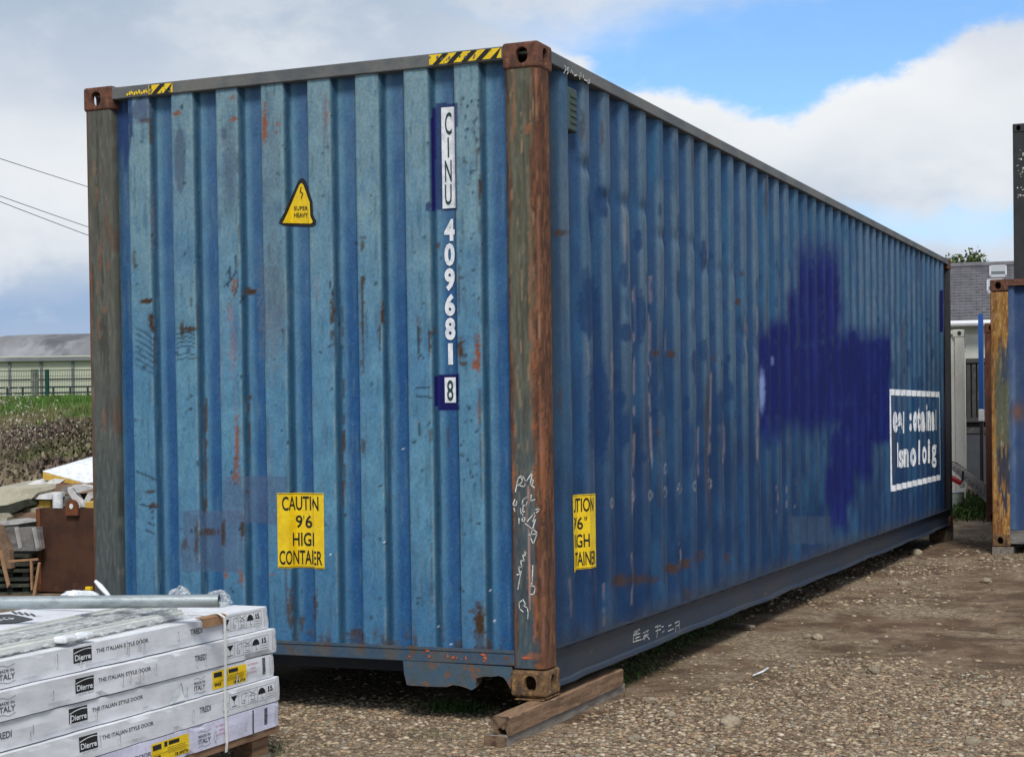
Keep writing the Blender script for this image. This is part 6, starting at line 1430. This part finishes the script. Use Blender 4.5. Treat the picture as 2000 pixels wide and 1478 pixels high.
# trees behind the roof
M['bark'] = worn('bark', (.08, .065, .05), (.05, .04, .03), None, .9, 8)
def tree(px, py_top, d, r, n, label, seed, sparse=False):
    c = D(px, py_top, d); e = empty('tree', (c[0], c[1], GZ)); tag(e, label, 'tree', 'trees behind the house roof')
    ht = c[2]-GZ; mb = MB(); mb.tube([(0, 0, 0), (.05, 0, ht*.4), (0, .05, ht*.8)], [.16, .12, .05], 8)
    rs = random.Random(seed); npr = np.random.RandomState(seed); tips = []
    for k in range(9):
        a = rs.random()*6.28; t_ = Vector((math.cos(a)*r*rs.uniform(.4, 1), math.sin(a)*r*rs.uniform(.4, 1), ht*rs.uniform(.75, .99))); mb.tube([(0, .02, ht*rs.uniform(.45, .7)), t_*.6+Vector((0, 0, ht*.32)), t_], [.06, .04, .012], 5); tips.append(np.array(t_))
    mb.build('trunk', M['bark'], e)
    tips = np.array(tips+[np.array([0, 0, ht*.9])]); pts = tips[npr.randint(0, len(tips), n)]+npr.normal(size=(n, 3))*np.array([r*.30, r*.30, r*.34])
    col = np.array([.10, .135, .04])*(.5+.9*npr.rand(n, 1)); o = link('crown', leaves('crown', pts, .075, col, M['leaf'], seed, 0), M['leaf'], e); return e
tree(1884, 506, 58, .48, 1900, 'green leafy treetop above the house ridge beside the far container corner', 5)
tree(1864, 509, 57, .34, 900, 'smaller green treetop right against the far container post', 6)
tree(1940, 522, 60, .55, 60, 'thin bare twigs poking above the ridge near the skylight', 7)

# ================================================================== STONES, WEEDS, LITTER
def ico():
    bm = bmesh.new(); bmesh.ops.create_icosphere(bm, subdivisions=1, radius=1); v = np.array([q.co[:] for q in bm.verts]); bm.verts.index_update(); f = np.array([[q.index for q in fc.verts] for fc in bm.faces]); bm.free(); return v, f
IV, IF = ico()
m, t = newmat('gravel_stone'); a_ = t.n('ShaderNodeAttribute', attribute_name='paint'); nz = t.noise(t.co, 90, 5, .6)
t.nt.links.new(t.mix(.45, a_.outputs['Color'], t.mix(t.sstep(nz, .3, .7), (.4, .4, .4), (1.2, 1.2, 1.2)), 'MULTIPLY'), t.bsdf.inputs['Base Color']); t.bsdf.inputs['Roughness'].default_value = .9; t.bsdf.inputs['Specular IOR Level'].default_value = .25; bump(t, nz, .5, .004); M['stone'] = m
def stones(name, xy, size, seed, lift=.1, shades=None):
    rs = np.random.RandomState(seed); n = len(xy); k = len(IV)
    zz = ground_h(xy[:, 0], xy[:, 1])
    sc_ = size[:, None]*np.c_[.75+.6*rs.rand(n), .75+.6*rs.rand(n), .22+.30*rs.rand(n)]
    an = rs.rand(n)*6.28; ca, sa = np.cos(an), np.sin(an)
    v = IV[None]*(1+.32*(rs.rand(n, k, 1)-.5))*sc_[:, None, :]
    tx = (rs.rand(n)-.5)*.5; v[:, :, 2] += v[:, :, 0]*tx[:, None]
    x = v[:, :, 0]*ca[:, None]-v[:, :, 1]*sa[:, None]; y = v[:, :, 0]*sa[:, None]+v[:, :, 1]*ca[:, None]
    co = np.stack([x+xy[:, :1], y+xy[:, 1:], v[:, :, 2]+(zz+size*lift)[:, None]], -1).reshape(-1, 3)
    f = (IF[None]+(np.arange(n)*k)[:, None, None]).reshape(-1, 3)
    pal = np.array([(.33, .255, .165), (.22, .165, .108), (.40, .32, .22), (.15, .11, .075), (.29, .19, .12), (.23, .20, .16), (.48, .41, .31)]) if shades is None else shades
    c = pal[rs.choice(len(pal), n, p=[.22, .20, .15, .17, .12, .09, .05] if shades is None else None)]*(.82+.45*rs.rand(n, 1)); c = np.repeat(np.c_[c, np.ones(n)], k, 0)
    return fastmesh(name, co, f, c)
rs = np.random.RandomState(12)
def density(xy):
    a = fbm(xy[:, 0]*.55+4, xy[:, 1]*.35+2, 101, 4); near = 1-sst(xy[:, 1]-.25*xy[:, 0], -1.0, 3.5)
    strip = np.exp(-((xy[:, 0]-.75)/.5)**2)*.12
    return np.clip(sst(a+.22*near+strip-.09*sst(xy[:, 0]+.25*xy[:, 1], 1.0, 2.6), .47, .64)*.93+.06, 0, 1)
def scatter(n, x0, x1, y0, y1, pw=1):
    xy = np.c_[x0+rs.rand(n)*(x1-x0), y0+rs.rand(n)**pw*(y1-y0)]; return xy[rs.rand(n) < density(xy)]
blocked = lambda xy: ~(((xy[:, 0] > -.13) & (xy[:, 0] < .02) & (xy[:, 1] > -.43) & (xy[:, 1] < 1.1)) | ((xy[:, 0] > -1.75) & (xy[:, 0] < -.79) & (xy[:, 1] > -3.1) & (xy[:, 1] < -.9)))
xy = scatter(95000, -1.8, 2.6, -1.6, 2.5); xy = xy[blocked(xy)]; sz = .0030+rs.rand(len(xy))**3.2*.0145
me = stones('gravel', xy, sz, 1); o = link('gravel', me, M['stone']); tag(o, 'loose mixed gravel in front of and beside the container', 'gravel', None, 'stuff')
xy = scatter(42000, -2.0, 4.2, 2.0, 12.5, 1.25); sz = .0045+rs.rand(len(xy))**5*.022
me = stones('gravel', xy, sz, 2); o = link('gravel', me, M['stone']); tag(o, 'sparser gravel on the brown dirt towards the back of the yard', 'gravel', None, 'stuff')
# individual larger stones
bigs = [(1426, 1424, .055, 'pale rounded rock near the bottom of the picture, largest loose rock'), (1706, 1317, .045, 'tan angular stone in the middle of the right-hand dirt'), (1597, 1248, .04, 'flat pale stone on the dirt below the container side'), (1578, 1246, .03, 'small stone touching the flat pale stone on its left'),
        (1380, 1369, .028, 'small pale stone left of the tan angular stone'), (1310, 1404, .03, 'rounded stone left of the largest pale rock'), (1968, 1378, .04, 'twin stone near the right border, lower part'), (1741, 1315, .022, 'little brown stone right of the tan angular stone'), (1966, 1092, .04, 'pale stone near the foot of the orange container post'),
        (1762, 1142, .04, 'white flat stone far along the yard'), (1926, 1136, .05, 'white flat stone below the right-hand container'), (1707, 1254, .028, 'small white stone right of the flat pale stone'), (1270, 1372, .03, 'light stone between the timber beam and the white strip'), (1900, 1455, .035, 'dull stone near the bottom right corner'), (1240, 1455, .035, 'greyish stone at the bottom centre'), (1790, 1082, .06, 'brown rock beside the far end of the container rail')]
for i, (px, py, s, lb) in enumerate(bigs):
    p = at(px, py, 2, GZ); bm = bmesh.new(); bmesh.ops.create_icosphere(bm, subdivisions=3, radius=1); rr_ = random.Random(i)
    for v in bm.verts:
        q = v.co; k = 1+.45*(fbm(np.array([q.x*1.3+i*5+9]), np.array([q.y*1.3+q.z*1.7+9]), i, 3)[0]-.5); v.co = Vector((round(q.x*k*3.2)/3.2*.35+q.x*k*.65, q.y*k*.8, q.z*k*.62))*s
    me = bpy.data.meshes.new('stone'); bm.to_mesh(me); bm.free()
    cc_ = np.tile(np.array([.36, .30, .215, 1])*np.array([1, 1, 1, 1])*(.62+.35*rr_.random()), (len(me.vertices), 1)); a_ = me.attributes.new('paint', 'FLOAT_COLOR', 'POINT'); a_.data.foreach_set('color', cc_.astype(np.float32).ravel())
    o = link('stone', me, M['stone']); o.location = (p[0], p[1], float(ground_h(np.array([p[0]]), np.array([p[1]]))[0])+s*.25); o.rotation_euler = (0, 0, rr_.random()*6); tag(o, lb, 'stone', 'larger loose stones on the yard')
# litter strip
p = at(1478, 1323, 2, GZ+.01); q = at(1500, 1311, 2, GZ+.01); mb = MB(); mb.tube([tuple(p+np.array([-.02, 0, .012])), tuple((p+q)/2+np.array([0, 0, .016])), tuple(q+np.array([0, 0, .02]))], [.004, .006, .005], 5); tag(mb.build('plastic_strip', M['white']), 'short white plastic strip lying on the gravel', 'litter')
p = at(1450, 1226, 2, GZ+.01); mb = MB(); mb.box((-.09, -.02, 0), (.09, .025, .014), Matrix.Translation(Vector(p)+Vector((0, 0, .01)))@Matrix.Rotation(-.5, 4, 'Z')); tag(mb.build('wood_scrap', M['wood_grey']), 'thin wood splinter at the shadow edge beside the container', 'wood scrap')
# weeds
def weeds(name, px, py, n, sp, h, label, seed):
    rs = np.random.RandomState(seed); c = at(px, py, 2, GZ); xy = c[:2]+rs.normal(size=(n, 2))*np.array(sp); z = ground_h(xy[:, 0], xy[:, 1])+rs.rand(n)**1.3*h
    col = np.array([.045, .085, .018])*(.5+1.1*rs.rand(n, 1)); o = link(name, leaves(name, np.c_[xy, z], h*.22, col, M['leaf'], seed, .8, .3), M['leaf']); tag(o, label, 'weeds', None, 'stuff')
weeds('weeds', 885, 1388, 700, (.09, .06), .05, 'small green weeds under the end rail left of the timber beam', 1)
weeds('weeds', 1215, 1330, 900, (.05, .30), .045, 'green weeds at the back end of the timber beam', 2)
weeds('weeds', 1320, 1262, 1000, (.06, .65), .05, 'strip of weeds in the shade under the side rail', 3)
weeds('weeds', 850, 1440, 260, (.12, .06), .02, 'sparse moss on the gravel at the bottom', 4)
weeds('weeds', 480, 1462, 300, (.12, .06), .04, 'moss and weeds beside the pallet block', 7)
weeds('weeds', 1878, 1008, 2600, (.35, .7), .16, 'grass tufts around the tub behind the far container corner', 5)
weeds('weeds', 1900, 985, 2200, (.5, 1.6), .14, 'rough grass under the leaning ramp', 6)
